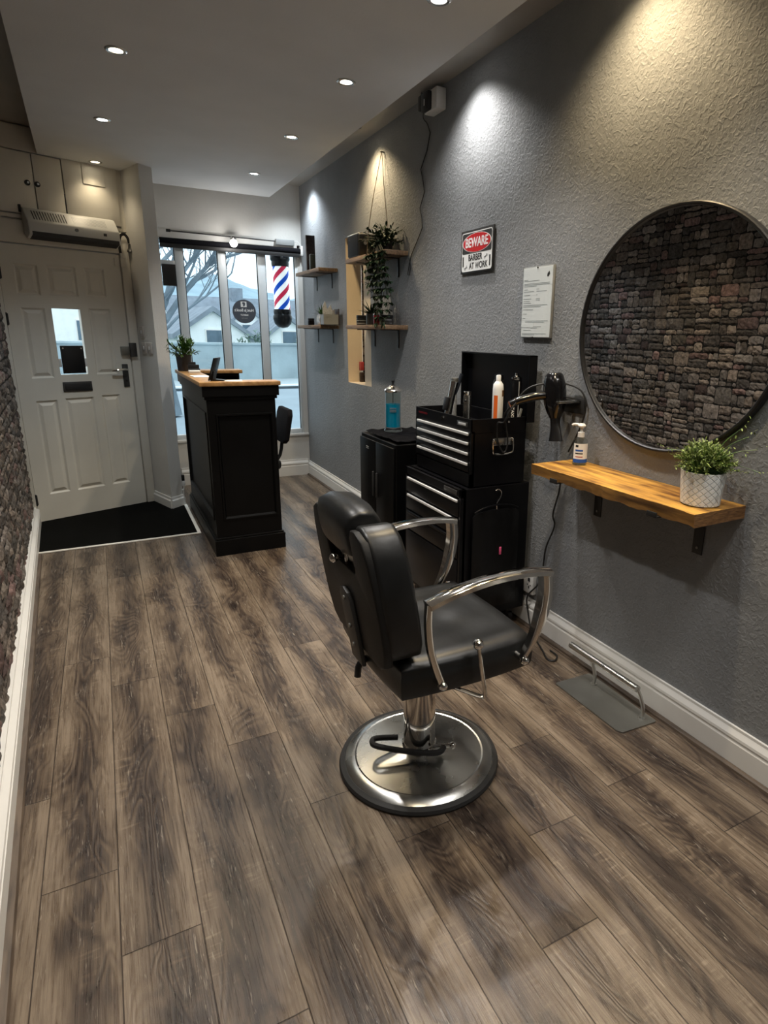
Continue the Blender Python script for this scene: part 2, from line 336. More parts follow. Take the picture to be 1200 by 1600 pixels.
def box(bm, lo, hi, bev=0, seg=2, rot=None, mi=0):
    """axis box between two corners; rot=(pivot, Matrix) turns it"""
    r = bmesh.ops.create_cube(bm, size=1); vs = r['verts']
    c = [(lo[i] + hi[i]) / 2 for i in range(3)]; s = [abs(hi[i] - lo[i]) for i in range(3)]
    for v in vs: v.co = Vector((v.co[i] * s[i] + c[i] for i in range(3)))
    if bev:
        es = list({e for v in vs for e in v.link_edges}); r = bmesh.ops.bevel(bm, geom=es, offset=min(bev, min(s) * .49), segments=seg, profile=.5, affect='EDGES', clamp_overlap=True)
        vs = list({v for f in r['faces'] for v in f.verts} | {v for v in vs if v.is_valid})
    if rot:
        p = Vector(rot[0])
        for v in vs: v.co = rot[1] @ (v.co - p) + p
    if mi:
        for v in vs:
            for f in v.link_faces: f.material_index = mi
    return vs
def bx(lo, hi, bev=0, **k): bm = BM(); box(bm, lo, hi, bev, **k); return bm
def lathe(bm, prof, c=(0, 0, 0), n=32, axis='z', uvname=None):
    rings = []
    for r, h in prof:
        if r < 1e-6: rings.append([bm.verts.new((0, 0, h))])
        else: rings.append([bm.verts.new((r * math.cos(2 * PI * i / n), r * math.sin(2 * PI * i / n), h)) for i in range(n)])
    fs = []
    uvl = bm.loops.layers.uv.new(uvname) if uvname else None
    H = max(h for r, h in prof) or 1
    for a, b in zip(rings[:-1], rings[1:]):
        for i in range(n):
            j = (i + 1) % n
            if len(a) == 1 and len(b) == 1: continue
            if len(a) == 1: f = bm.faces.new((a[0], b[i], b[j]))
            elif len(b) == 1: f = bm.faces.new((a[i], a[j], b[0]))
            else:
                f = bm.faces.new((a[i], a[j], b[j], b[i]))
                if uvl:
                    for l, (uu, vv) in zip(f.loops, ((i, 0), (i + 1, 0), (i + 1, 1), (i, 1))): l[uvl].uv = (uu / n, (a[0].co.z if vv == 0 else b[0].co.z) / H)
            fs.append(f)
    vs = [v for r in rings for v in r]
    R = {'z': Matrix.Identity(3), 'x': Matrix.Rotation(PI / 2, 3, 'Y'), 'y': Matrix.Rotation(-PI / 2, 3, 'X')}[axis] if isinstance(axis, str) else axis
    for v in vs: v.co = R @ v.co + Vector(c)
    bmesh.ops.recalc_face_normals(bm, faces=fs)
    return vs
def cyl(bm, a, b, r, r2=None, n=16, cap=True):
    a, b = Vector(a), Vector(b); d = b - a; q = Vector((0, 0, 1)).rotation_difference(d.normalized()).to_matrix(); r2 = r if r2 is None else r2
    pr = [(r, 0), (r2, d.length)]
    if cap: pr = [(0, 0)] + pr + [(0, d.length)]
    return lathe(bm, pr, a, n, q)
def sphere(bm, c, r, n=16, sc=(1, 1, 1)):
    k = n // 2
    vs = lathe(bm, [(r * math.sin(PI * i / k), -r * math.cos(PI * i / k)) for i in range(k + 1)], (0, 0, 0), n)
    for v in vs: v.co = Vector((v.co.x * sc[0] + c[0], v.co.y * sc[1] + c[1], v.co.z * sc[2] + c[2]))
    return vs
def smooth_path(P, sub=6):
    P = [Vector(p) for p in P]; out = []
    for i in range(len(P) - 1):
        p0 = P[max(i - 1, 0)]; p1 = P[i]; p2 = P[i + 1]; p3 = P[min(i + 2, len(P) - 1)]
        for k in range(sub):
            t = k / sub
            out.append(.5 * ((2 * p1) + (-p0 + p2) * t + (2 * p0 - 5 * p1 + 4 * p2 - p3) * t * t + (-p0 + 3 * p1 - 3 * p2 + p3) * t ** 3))
    return out + [P[-1]]
def sweep(bm, P, section, rad=None, upv=(0, 0, 1), cap=True):
    """sweep a closed 2-D section [(a,b)...] along P; a along side vector, b along up"""
    P = [Vector(p) for p in P]; rings = []; up0 = Vector(upv); prev = None
    for i, p in enumerate(P):
        t = (P[min(i + 1, len(P) - 1)] - P[max(i - 1, 0)]).normalized()
        if prev is None:
            s = t.cross(up0)
            if s.length < 1e-4: s = t.cross(Vector((1, 0, 0)))
            s.normalize()
        else:
            s = prev - t * prev.dot(t)
            if s.length < 1e-5: s = t.cross(up0)
            s.normalize()
        prev = s; u = s.cross(t)
        k = rad(i / max(1, len(P) - 1)) if rad else 1
        rings.append([bm.verts.new(p + s * a * k + u * b * k) for a, b in section])
    n = len(section); fs = []
    for a, b in zip(rings[:-1], rings[1:]):
        for i in range(n): fs.append(bm.faces.new((a[i], a[(i + 1) % n], b[(i + 1) % n], b[i])))
    if cap: fs.append(bm.faces.new(rings[0][::-1])); fs.append(bm.faces.new(rings[-1]))
    bmesh.ops.recalc_face_normals(bm, faces=fs)
    return [v for r in rings for v in r]
def circ(r, n=10): return [(r * math.cos(2 * PI * i / n), r * math.sin(2 * PI * i / n)) for i in range(n)]
def tube(bm, P, r, n=8, sub=6, rad=None):
    return sweep(bm, smooth_path(P, sub) if sub > 1 else P, circ(r, n), rad)
def prism(bm, pts, z0, z1, frame=None):
    """polygon pts (2-D) extruded z0..z1; frame maps (a,b,c)->Vector"""
    f = frame or (lambda a, b, c: Vector((a, b, c)))
    lo = [bm.verts.new(f(a, b, z0)) for a, b in pts]; hi = [bm.verts.new(f(a, b, z1)) for a, b in pts]
    fs = [bm.faces.new(lo[::-1]), bm.faces.new(hi)]
    n = len(pts)
    for i in range(n): fs.append(bm.faces.new((lo[i], lo[(i + 1) % n], hi[(i + 1) % n], hi[i])))
    bmesh.ops.recalc_face_normals(bm, faces=fs)
    return lo + hi, fs
def bevel_all(bm, off, seg=2, ang=30):
    es = [e for e in bm.edges if len(e.link_faces) == 2 and e.calc_face_angle(0) > math.radians(ang)]
    bmesh.ops.bevel(bm, geom=es, offset=off, segments=seg, profile=.5, affect='EDGES', clamp_overlap=True)
def quad(bm, a, b, c, d, mi=0):
    f = bm.faces.new([bm.verts.new(Vector(p)) for p in (a, b, c, d)]); f.material_index = mi; return f
def struct(name, bm, m, parent=None, **k):
    o = obj(name, bm, m, parent, **k)
    if parent is None: o['kind'] = 'structure'
    return o
def text(name, body, size, m, parent, loc, xdir, ydir, ext=.0006, mirror=False, align='CENTER', sx=1.0):
    cu = bpy.data.curves.new(name, 'FONT'); cu.body = body; cu.size = size; cu.extrude = ext; cu.align_x = align; cu.align_y = 'CENTER'
    cu.offset = size * .024
    cu.materials.append(M[m]); o = link(bpy.data.objects.new(name, cu)); o.parent = parent
    X = Vector(xdir).normalized(); Y = Vector(ydir).normalized(); Z = X.cross(Y)
    R = Matrix((X * sx, Y, Z)).transposed().to_4x4()
    bpy.context.view_layer.update()
    me = bpy.data.meshes.new_from_object(o); bpy.data.objects.remove(o); me.transform(MW[parent].inverted() @ Matrix.Translation(loc) @ R); me.name = name
    o = link(bpy.data.objects.new(name, me)); o.parent = parent; MW[o] = MW[parent]
    return o
def copy_tree(o, parent=None):
    c = o.copy(); COL.objects.link(c); c.parent = parent
    for ch in list(o.children): copy_tree(ch, c)
    return c
def leaf(bm, base, d, L, w, droop=.3, segs=3, fold=.25):
    base = Vector(base); d = Vector(d).normalized(); s = d.cross(Vector((0, 0, 1)))
    if s.length < .05: s = Vector((1, 0, 0))
    s.normalize(); prev = None; p = base.copy(); dd = d.copy()
    for i in range(segs + 1):
        t = i / segs; ww = w * math.sin(PI * min(1, .12 + t * .88)) * .5 if i < segs else 0
        n = s.cross(dd)
        cur = [bm.verts.new(p - s * ww + n * ww * fold), bm.verts.new(p), bm.verts.new(p + s * ww + n * ww * fold)] if ww > 1e-5 else [bm.verts.new(p)]
        if prev:
            if len(cur) == 3:
                bm.faces.new((prev[0], prev[1], cur[1], cur[0])); bm.faces.new((prev[1], prev[2], cur[2], cur[1]))
            else:
                bm.faces.new((prev[0], prev[1], cur[0])); bm.faces.new((prev[1], prev[2], cur[0]))
        prev = cur; p = p + dd * (L / segs); dd = (dd + Vector((0, 0, -droop / segs))).normalized()

# ================================================================ the setting
XR, YW = 1.87, 6.45                                   # right wall, window wall
def xl(y): return -.341 - .0458 * y                   # left wall is slightly skewed
Y0 = -1.8
# floor: planks with the joints of each row
def build_floor():
    bm = BM(); uvl = bm.loops.layers.uv.new('plank'); uva = bm.loops.layers.uv.new('along'); cl = bm.loops.layers.color.new('rand')
    W = .1865; L = 1.345
    known = {-3: 3.02, -2: 3.44, -1: 3.03, 0: 2.74, 1: 3.75, 2: 3.45, 3: 3.02, 4: 1.40, 5: 3.61, 6: 1.23, 7: 1.60, 8: 1.28, 9: 2.3, 10: 1.9}
    for k in range(-4, 11):
        xa = -.117 + (k) * W - 0 * W; xa = .068 + (k - 1) * W; xb = xa + W
        xa2, xb2 = max(xa, -.80), min(xb, XR)
        if xa2 >= xb2: continue
        y = known.get(k, 2.5)
        while y > Y0: y -= L
        while y < 6.7:
            rnd = (random.random(), random.random(), random.random()); off = random.uniform(0, 40); flip = random.random() < .5
            ya, yb = max(y, Y0), min(y + L, 6.7)
            f = quad(bm, (xa2, ya, 0), (xb2, ya, 0), (xb2, yb, 0), (xa2, yb, 0))
            for l in f.loops:
                u = (l.vert.co.x - xa) / W; v = l.vert.co.y - y
                l[uvl].uv = (1 - u if flip else u, v + off); l[uva].uv = (v, L - v); l[cl] = (*rnd, 1)
            y += L
    return bm
struct('floor', build_floor(), 'floor', smooth=0)
DA = (-.571, 5.595); DD = (.93091, .36525); DROT = math.atan2(DD[1], DD[0])
bm = BM()
pm = [(-.62, 4.79), (.497, 4.79), (.497, 5.70), (.40, 5.60), (.283, 5.95), (-.62, 5.59)]
prism(bm, pm, .0005, .006)
d = obj('entrance_mat', bm, 'mat_black', origin=(0, 5.2, 0)); tag(d, 'black entrance matting set into the floor at the foot of the white door', 'mat')
bm = BM(); box(bm, (-.58, 4.77, .0003), (.52, 4.795, .009), .003); box(bm, (.497, 4.79, .0003), (.522, 5.68, .009), .003)
d = struct('trim_1', bm, 'metal_strip')
# ceiling
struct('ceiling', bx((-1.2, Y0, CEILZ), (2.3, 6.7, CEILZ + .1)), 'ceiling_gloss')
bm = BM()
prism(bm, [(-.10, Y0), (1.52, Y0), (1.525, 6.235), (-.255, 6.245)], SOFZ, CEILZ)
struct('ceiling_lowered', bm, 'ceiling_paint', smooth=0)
# right wall with the niche
NY0, NY1, NZ0, NZ1, NX = 4.772, 5.165, 1.085, 2.252, 2.005
def right_wall():
    bm = BM(); x = XR
    def q(y0, y1, z0, z1, mi=0): quad(bm, (x, y0, z0), (x, y0, z1), (x, y1, z1), (x, y1, z0), mi)
    q(Y0, 4.632, 0, CEILZ); q(4.632, NY0, NZ0, NZ1 - .18, 1); q(4.632, NY0, 0, NZ0); q(4.632, NY0, NZ1 - .18, CEILZ)
    q(NY0, NY1, 0, NZ0); q(NY0, NY1, NZ1, CEILZ); q(NY1, 6.7, 0, CEILZ)
    quad(bm, (x, NY1, NZ0), (NX, NY1, NZ0), (NX, NY1, NZ1), (x, NY1, NZ1), 1)
    quad(bm, (x, NY0, NZ0), (NX, NY0, NZ0), (NX, NY0, NZ1), (x, NY0, NZ1), 1)
    quad(bm, (x, NY0, NZ0), (NX, NY0, NZ0), (NX, NY1, NZ0), (x, NY1, NZ0), 1)
    quad(bm, (x, NY0, NZ1), (NX, NY0, NZ1), (NX, NY1, NZ1), (x, NY1, NZ1), 1)
    return bm
struct('wall_right', right_wall(), ['wall_grey', 'cream_paint'], smooth=0)

def stone_wall(P, length, h, seed, thick=.012, z0=0., flipu=False, y_first=0):
    """stacked stone paper: rows of irregular stones with slight relief. P(u, z, n) -> Vector"""
    rng = np.random.RandomState(seed); bm = BM(); cl = bm.loops.layers.color.new('tone')
    base = quad(bm, P(0, z0, 0), P(length, z0, 0), P(length, h, 0), P(0, h, 0))
    for l in base.loops: l[cl] = (.010, .009, .008, 1)
    def stone(u0, u1, za, zb):
        g = .004; u0 += g * rng.rand(); u1 -= g * (.3 + rng.rand()); za += g * .3; zb -= g * (.4 + .6 * rng.rand())
        nu = max(3, min(7, int((u1 - u0) / .022) + 1)); nz = 3 if zb - za < .05 else 4
        k = rng.rand(); t = .62 + .68 * rng.rand()
        col = np.array([.103, .094, .086]) if k < .5 else (np.array([.100, .094, .089]) if k < .88 else np.array([.098, .080, .076]))
        col = tuple(col * t * 3.9) + (1,)
        top = za * 0 + rng.uniform(.35, 1); skew = rng.uniform(-1, 1) * .5; G = []; thk = thick * (1.3 if zb - za > .04 else 1)
        e = [rng.uniform(-.008, .008, nu + 1) for _ in range(2)]
        for j in range(nz + 1):
            row = []
            for i in range(nu + 1):
                a, b = i / nu, j / nz
                u = u0 + (u1 - u0) * a; z = za + (zb - za) * b
                edge = i in (0, nu) or j in (0, nz)
                if j == 0: z += max(0, e[0][i])
                if j == nz: z -= max(0, e[1][i])
                if i in (0, nu): u += rng.uniform(-.003, .003)
                if (i in (0, nu)) and (j in (0, nz)): u += (.009 if i == 0 else -.009) * rng.rand(); z += (.009 if j == 0 else -.009) * rng.rand()
                n = 0.001 if edge else thk * (top + skew * (b - .5) + rng.uniform(-.42, .42))
                row.append(bm.verts.new(P(u, z, n)))
            G.append(row)
        for j in range(nz):
            for i in range(nu):
                f = bm.faces.new((G[j][i], G[j][i + 1], G[j + 1][i + 1], G[j + 1][i])); f.smooth = False
                for l in f.loops: l[cl] = col
    z = z0
    while z < h - .01:
        H = min(rng.uniform(.095, .14), h - z); u = -rng.rand() * .1
        while u < length:
            w = rng.uniform(.07, .20); a, b = max(0, u), min(length, u + w)
            if b - a > .02:
                k = rng.rand()
                if k < .14 and w < .17: stone(a, b, z, z + H)
                elif k < .93:
                    s = rng.uniform(.30, .70) * H
                    if rng.rand() < .45 and b - a > .09:
                        c = a + (b - a) * rng.uniform(.35, .65); stone(a, c, z, z + s); stone(c, b, z, z + s); stone(a, b, z + s, z + H)
                    else:
                        stone(a, b, z, z + s)
                        if rng.rand() < .35 and b - a > .09:
                            c = a + (b - a) * rng.uniform(.35, .65); stone(a, c, z + s, z + H); stone(c, b, z + s, z + H)
                        else: stone(a, b, z + s, z + H)
                else: stone(a, b, z, z + H * .33); stone(a, b, z + H * .33, z + H * .66); stone(a, b, z + H * .66, z + H)
            u += w
        z += H
    return bm
LD = Vector((-.0458, 1, 0)).normalized(); LN = Vector((1, .0458, 0)).normalized()
L0 = Vector((xl(Y0), Y0, 0))
struct('wall_left', stone_wall(lambda u, z, n: L0 + LD * u + Vector((0, 0, z)) + LN * n, 7.42, CEILZ, 5, thick=.009, z0=.125), 'stone', smooth=0)
bm = BM(); quad(bm, (NX - .001, NY0, NZ0), (NX - .001, NY1, NZ0), (NX - .001, NY1, NZ1), (NX - .001, NY0, NZ1))
bm.free()
struct('wall_niche', stone_wall(lambda u, z, n: Vector((NX - .0005 - n, NY0 + .002 + u, z)), NY1 - NY0 - .004, NZ1 - .002, 9, thick=.004, z0=NZ0), 'stone', smooth=0)
# back wall behind the viewpoint
struct('wall_back', bx((-1.2, Y0 - .1, 0), (2.3, Y0, CEILZ)), 'wall_grey')
# skirting
def skirting(name, pts_fn, length, h=.137, t=.022):
    prof = [(0, 0), (t, 0), (t, h * .62), (t * .8, h * .66), (t * .8, h * .70), (t, h * .73), (t * .95, h * .80), (t * .55, h * .90), (t * .45, h * .93), (t * .45, h), (0, h)]
    bm = BM(); a = [bm.verts.new(pts_fn(0, n, z)) for n, z in prof]; b = [bm.verts.new(pts_fn(length, n, z)) for n, z in prof]
    fs = [bm.faces.new(a[::-1]), bm.faces.new(b)]
    for i in range(len(prof)): fs.append(bm.faces.new((a[i], a[(i + 1) % len(prof)], b[(i + 1) % len(prof)], b[i])))
    bmesh.ops.recalc_face_normals(bm, faces=fs)
    return struct(name, bm, 'trim_white', smooth=0)
skirting('baseboard_right', lambda u, n, z: Vector((XR - n, Y0 + u, z)), YW - Y0 - .003, h=.15)
skirting('baseboard_left', lambda u, n, z: L0 + LD * u + LN * (n + .0) + Vector((0, 0, z)), 7.40, h=.135, t=.040)
skirting('baseboard_window', lambda u, n, z: Vector((.575 + u, YW - n, z)), XR - .575 - .022, h=.17)
# quarter bead and dark gap along the right wall
bm = BM(); prism(bm, [(XR - .024, 0), (XR - .042, 0), (XR - .040, .008), (XR - .033, .013), (XR - .024, .014)], Y0, YW - .03, lambda a, b, c: Vector((a, c, b)))
struct('trim_2', bm, 'bead_wood', smooth=0)
bm = BM(); prism(bm, [(0, 0), (.02, 0), (.016, .012), (0, .016)], 0, 6.55, lambda a, b, c: L0 + LD * c + LN * (a + .040) + Vector((0, 0, b)))
struct('trim_3', bm, 'bead_wood', smooth=0)

# window wall
bm = BM()
quad(bm, (.50, YW, 0), (1.9, YW, 0), (1.9, YW, .43), (.50, YW, .43)); box(bm, (.50, YW + .001, 0), (1.9, YW + .16, .425))
box(bm, (.40, YW, 2.296), (1.9, YW + .16, CEILZ)); box(bm, (XR - .045, YW, .43), (1.9, YW + .16, 2.33))
struct('wall_window', bm, 'plaster_white', smooth=0)
struct('trim_4', bx((.555, YW - .012, .425), (XR, YW + .10, .452), .004), 'trim_white')
# pillar between door and window
PIL = [(.283, 5.943), (.398, 5.587), (.497, 5.675), (.556, YW), (.556, YW + .16), (.283, YW + .16)]
bm = BM(); prism(bm, PIL, 0, CEILZ); struct('wall_pillar', bm, 'plaster_white', smooth=0)
def wall_strip(name, A, B, h=.10, t=.016, prof=None):
    A, B = Vector((*A, 0)), Vector((*B, 0)); d = (B - A).normalized(); n = Vector((d.y, -d.x, 0))
    bm = BM(); pr = [(-.002, 0), (t, 0), (t, h * .7), (t * .6, h * .8), (t * .5, h), (-.002, h)]
    prism(bm, pr, -.008, (B - A).length + .008, lambda a, b, c: A + d * c + n * a + Vector((0, 0, b)))
    return bm
bm = wall_strip('', PIL[0], PIL[1]); struct('baseboard_pillar', bm, 'trim_white', smooth=0)
bm = wall_strip('', PIL[1], PIL[2]); struct('baseboard_reveal', bm, 'trim_white', smooth=0)

# window
w = thing('window_1', None, None, (1.2, YW, .45)); w['kind'] = 'structure'
def fr(x0, x1, z0, z1, y0=YW + .01, y1=YW + .075, m='frame_grey', nm='mullion', bev=.006): return obj(nm, bx((x0, y0, z0), (x1, y1, z1), bev), m, w)
fr(.69, .761, .452, 2.33); fr(1.066, 1.138, .452, 2.33); fr(1.433, 1.508, .452, 2.33); fr(.520, .562, .452, 2.33, nm='frame_side'); fr(1.800, 1.838, .452, 2.33, nm='frame_side')
fr(.562, .69, .452, .50, nm='frame_bottom'); fr(.761, 1.066, .452, .50, nm='frame_bottom'); fr(1.138, 1.433, .452, .50, nm='frame_bottom'); fr(1.508, 1.80, .452, .50, nm='frame_bottom')
fr(.562, .69, 2.075, 2.112, nm='transom')
for i, (a, b) in enumerate(((.562, .69), (.761, 1.066), (1.138, 1.433), (1.508, 1.80))):
    for s in (a, b - .008): fr(s, s + .008, .50, 2.33, YW + .028, YW + .034, 'iron', 'gasket', 0)
    fr(a + .008, b - .008, .50, 2.33, YW + .038, YW + .044, 'pane', 'pane', 0)
# front wall around the door, in the door's own frame: s along, d towards the room, z up
def dv(s, dpt, z): return Vector((DA[0] + DD[0] * s + DD[1] * dpt, DA[1] + DD[1] * s - DD[0] * dpt, z))
def dbox(bm, s0, s1, d0, d1, z0, z1, bev=0, mi=0):
    vs = box(bm, (s0, -d1, z0), (s1, -d0, z1), bev, mi=mi); R = Matrix.Rotation(DROT, 3, 'Z'); o = Vector((DA[0], DA[1], 0))
    for v in vs: v.co = R @ v.co + o
    return vs
DW, DH = .843, 2.072
bm = BM(); dbox(bm, -.45, -.058, -.12, -.012, 0, CEILZ); dbox(bm, DW + .01, .93, -.12, -.012, 0, CEILZ); dbox(bm, -.45, .93, -.12, -.012, DH + .006, CEILZ); dbox(bm, -.05, DW + .05, -.12, -.046, DH - .012, DH + .006); dbox(bm, -.058, .012, -.12, -.046, 0, DH); dbox(bm, DW - .012, DW + .01, -.12, -.046, 0, DH)
struct('wall_front', bm, 'plaster_white', smooth=0)
# door frame / architrave
bm = BM()
dbox(bm, -.075, -.006, -.05, .018, 0, 2.238, .005); dbox(bm, DW + .006, .918, -.05, .018, 0, 2.238, .005); dbox(bm, -.006, DW + .006, -.05, .018, DH + .008, 2.238, .005)
struct('trim_5', bm, 'door_paint')
dr = thing('door_1', None, None, (DA[0], DA[1], .004), DROT); dr['kind'] = 'structure'
# door leaf with raised panels, glazed opening
holes = [(.30, .50, 1.14, 1.637)]
panels = [(.09, .245, 1.725, 1.94), (.30, .505, 1.73, 1.948), (.562, .712, 1.738, 1.952), (.098, .256, 1.12, 1.635), (.562, .725, 1.135, 1.648),
          (.102, .252, .215, .95), (.306, .52, .213, .957), (.578, .725, .213, .966)]
bm = BM(); xs = sorted({0, DW} | {a for p in panels + holes for a in p[:2]}); 
def leaf_faces():
    rects = panels + holes
    X = sorted({0.0, DW} | {p[0] for p in rects} | {p[1] for p in rects}); Z = sorted({.004, DH} | {p[2] for p in rects} | {p[3] for p in rects})
    for i in range(len(X) - 1):
        for j in range(len(Z) - 1):
            cx, cz = (X[i] + X[i + 1]) / 2, (Z[j] + Z[j + 1]) / 2
            if any(p[0] < cx < p[1] and p[2] < cz < p[3] for p in rects): continue
            quad(bm, dv(X[i], 0, Z[j]), dv(X[i + 1], 0, Z[j]), dv(X[i + 1], 0, Z[j + 1]), dv(X[i], 0, Z[j + 1]))
    for a, b, c, e in panels:
        st = [(0, 0), (.012, -.010), (.018, -.010), (.040, .000)]
        for (o1, d1), (o2, d2) in zip(st[:-1], st[1:]):
            A = [dv(a + o1, d1, c + o1), dv(b - o1, d1, c + o1), dv(b - o1, d1, e - o1), dv(a + o1, d1, e - o1)]
            B = [dv(a + o2, d2, c + o2), dv(b - o2, d2, c + o2), dv(b - o2, d2, e - o2), dv(a + o2, d2, e - o2)]
            for k in range(4): quad(bm, A[k], A[(k + 1) % 4], B[(k + 1) % 4], B[k])
        o = .040; quad(bm, dv(a + o, 0, c + o), dv(b - o, 0, c + o), dv(b - o, 0, e - o), dv(a + o, 0, e - o))
    a, b, c, e = holes[0]; C4 = [(a, c), (b, c), (b, e), (a, e)]
    for k in range(4):
        (s0, z0), (s1, z1) = C4[k], C4[(k + 1) % 4]; quad(bm, dv(s0, 0, z0), dv(s1, 0, z1), dv(s1, -.04, z1), dv(s0, -.04, z0))
    for a, b, c, e in ((0, DW, .004, .1),): pass
    # outer face
    for (a, b, c, e) in ((0, .30, .004, DH), (.50, DW, .004, DH), (.30, .50, .004, 1.14), (.30, .50, 1.637, DH)):
        quad(bm, dv(a, -.04, c), dv(b, -.04, c), dv(b, -.04, e), dv(a, -.04, e))
    for s in (0, DW): quad(bm, dv(s, 0, .004), dv(s, -.04, .004), dv(s, -.04, DH), dv(s, 0, DH))
leaf_faces(); obj('door_leaf', bm, 'door_paint', dr, smooth=0)
bm = BM(); quad(bm, dv(.30, -.02, 1.14), dv(.50, -.02, 1.14), dv(.50, -.02, 1.637), dv(.30, -.02, 1.637)); obj('glass_pane', bm, 'pane', dr, smooth=0)
bm = BM(); dbox(bm, .303, .516, .001, .008, 1.008, 1.084, .003); lp = obj('letter_plate', bm, 'dark_metal', dr)
bm = BM(); dbox(bm, .318, .500, .008, .012, 1.022, 1.070, .002); obj('flap', bm, 'black_satin', lp)
bm = BM(); dbox(bm, .768, .862, .001, .030, 1.285, 1.355, .004); lk = obj('rim_lock', bm, 'steel_dull', dr)
bm = BM(); dbox(bm, .832, .885, .019, .045, 1.272, 1.385, .004); obj('lock_keeper', bm, 'dark_metal', dr)
bm = BM(); dbox(bm, .764, .812, .001, .010, 1.025, 1.212, .004); hp = obj('handle_plate', bm, 'dark_metal', dr)
bm = BM(); cyl(bm, dv(.788, .008, 1.168), dv(.788, .045, 1.168), .009); tube(bm, [dv(.790, .045, 1.168), dv(.76, .047, 1.170), dv(.71, .046, 1.166), dv(.668, .040, 1.163)], .0085); obj('lever_handle', bm, 'chrome', hp)
bm = BM(); cyl(bm, dv(.788, .010, 1.075), dv(.788, .013, 1.075), .008); obj('keyhole', bm, 'iron', hp)
for z in (.185, 1.55, 1.87):
    bm = BM(); cyl(bm, dv(-.003, .010, z - .045), dv(-.003, .010, z + .045), .008, n=10); dbox(bm, -.018, .012, .0, .006, z - .04, z + .04, .002); obj('hinge', bm, 'iron', dr)
bm = BM(); dbox(bm, .842, .882, .018, .026, 1.98, 2.05, .001); dbox(bm, .80, .842, .001, .008, 1.985, 2.045, .001); obj('door_contact', bm, 'door_paint', dr)

# ================================================================ outdoors
def ground(x0, x1, y0, y1, z, name, m):
    return struct(name, bx((x0, y0, z - .1), (x1, y1, z)), m, smooth=0)
ground(-30, 80, 6.62, 9.6, -.10, 'ground_pavement', 'pavement')
ground(-60, 120, 9.6, 19.6, -.22, 'ground_road', 'asphalt')
ground(-60, 120, 19.6, 22.3, -.12, 'ground_footway', 'pavement')
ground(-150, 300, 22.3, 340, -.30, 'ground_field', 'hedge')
bm = BM(); box(bm, (-60, 19.3, -.14), (120, 19.6, -.1)); box(bm, (-30, 9.45, -.14), (80, 9.6, -.085)); struct('ground_kerb', bm, 'render_white', smooth=0)
bm = BM(); box(bm, (-40, 22.3, -.3), (60, 22.65, 1.02)); box(bm, (-40, 22.24, 1.02), (60, 22.7, 1.10), .02)
d = obj('boundary_wall', bm, 'concrete', origin=(4, 22.4, 0), smooth=0); tag(d, 'long low grey boundary wall across the road seen through the shop window', 'wall')
# hill
def hill():
    bm = BM(); rng = random.Random(4); NX_, NY_ = 90, 12; G = []
    for j in range(NY_ + 1):
        row = []
        for i in range(NX_ + 1):
            x = -260 + i * 8; y = 200 + j * 16; t = j / NY_
            px = x / y
            prof = 20 * math.exp(-((px - .14) / .10) ** 2) + 12 * math.exp(-((px - .30) / .09) ** 2) + 4 + 12 * math.exp(-((px + .08) / .16) ** 2)
            prof += 1.3 * math.sin(i * .8) + .9 * math.sin(i * 1.9 + 1) + .6 * rng.uniform(-1, 1)
            row.append(bm.verts.new((x, y, -1 + (prof + 1) * math.sin(min(1, t * 1.25) * PI / 2) * (y / 330))))
        G.append(row)
    for j in range(NY_):
        for i in range(NX_): bm.faces.new((G[j][i], G[j][i + 1], G[j + 1][i + 1], G[j + 1][i]))
    return bm
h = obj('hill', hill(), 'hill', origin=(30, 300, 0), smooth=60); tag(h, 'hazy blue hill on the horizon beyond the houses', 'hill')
# houses
def house(cx, cy, w, dpt, eh, rh, rot, label, gable_front=True, chim=True, wins=2):
    t = thing('house', label, 'house', (cx, cy, -.3), rot, 'houses across the road')
    bm = BM(); prism(bm, [(-w / 2, 0), (w / 2, 0), (w / 2, eh), (0, eh + rh), (-w / 2, eh)], 0, dpt, lambda a, b, c: Vector((a, c, b))); obj('wall', bm, 'render_white', t, local=True, smooth=0)
    bm = BM(); ov = .25; k = rh / (w / 2)
    prism(bm, [(-w / 2 - ov, eh - ov * k), (0, eh + rh), (w / 2 + ov, eh - ov * k), (w / 2 + ov, eh - ov * k + .22), (0, eh + rh + .25), (-w / 2 - ov, eh - ov * k + .22)], -.2, dpt + .2, lambda a, b, c: Vector((a, c, b)))
    obj('roof', bm, 'roof_slate', t, local=True, smooth=0)
    for i in range(wins):
        x = (i - (wins - 1) / 2) * w * .42
        for z in ((eh * .55,) if eh < 3.4 else (eh * .25, eh * .72)):
            wn = obj('window', bx((x - .42, -.06, z - .1), (x + .42, .01, z + 1.0)), 'white', t, local=True)
            obj('pane', bx((x - .36, -.08, z - .04), (x + .36, -.05, z + .94)), 'house_glass', wn, local=True)
    if chim: obj('chimney', bx((-.35, dpt * .45, eh + rh - .4), (.35, dpt * .45 + .8, eh + rh + .9), .02), 'roof_slate', t, local=True)
    return t
house(5.0, 33, 3.4, 7, 1.55, 1.15, .12, 'white gabled cottage with grey roof behind the bare tree', wins=1, chim=False)
house(4.2, 47, 4.6, 9.5, 1.9, 1.9, -PI / 2 + .08, 'long grey-roofed house with its ridge side-on above the cottage')
house(8.3, 41, 2.1, 3, 2.2, 1.0, 0, 'narrow white house with steep roof just under the round window sticker', wins=1, chim=False)
house(8.75, 33, 2.2, 6, 1.55, .85, 0, 'small white house seen beside the barber pole', wins=1, chim=False)
house(-1.6, 38, 5.0, 9, 2.2, 1.5, -.1, 'pale house at the far left behind the tree trunk')
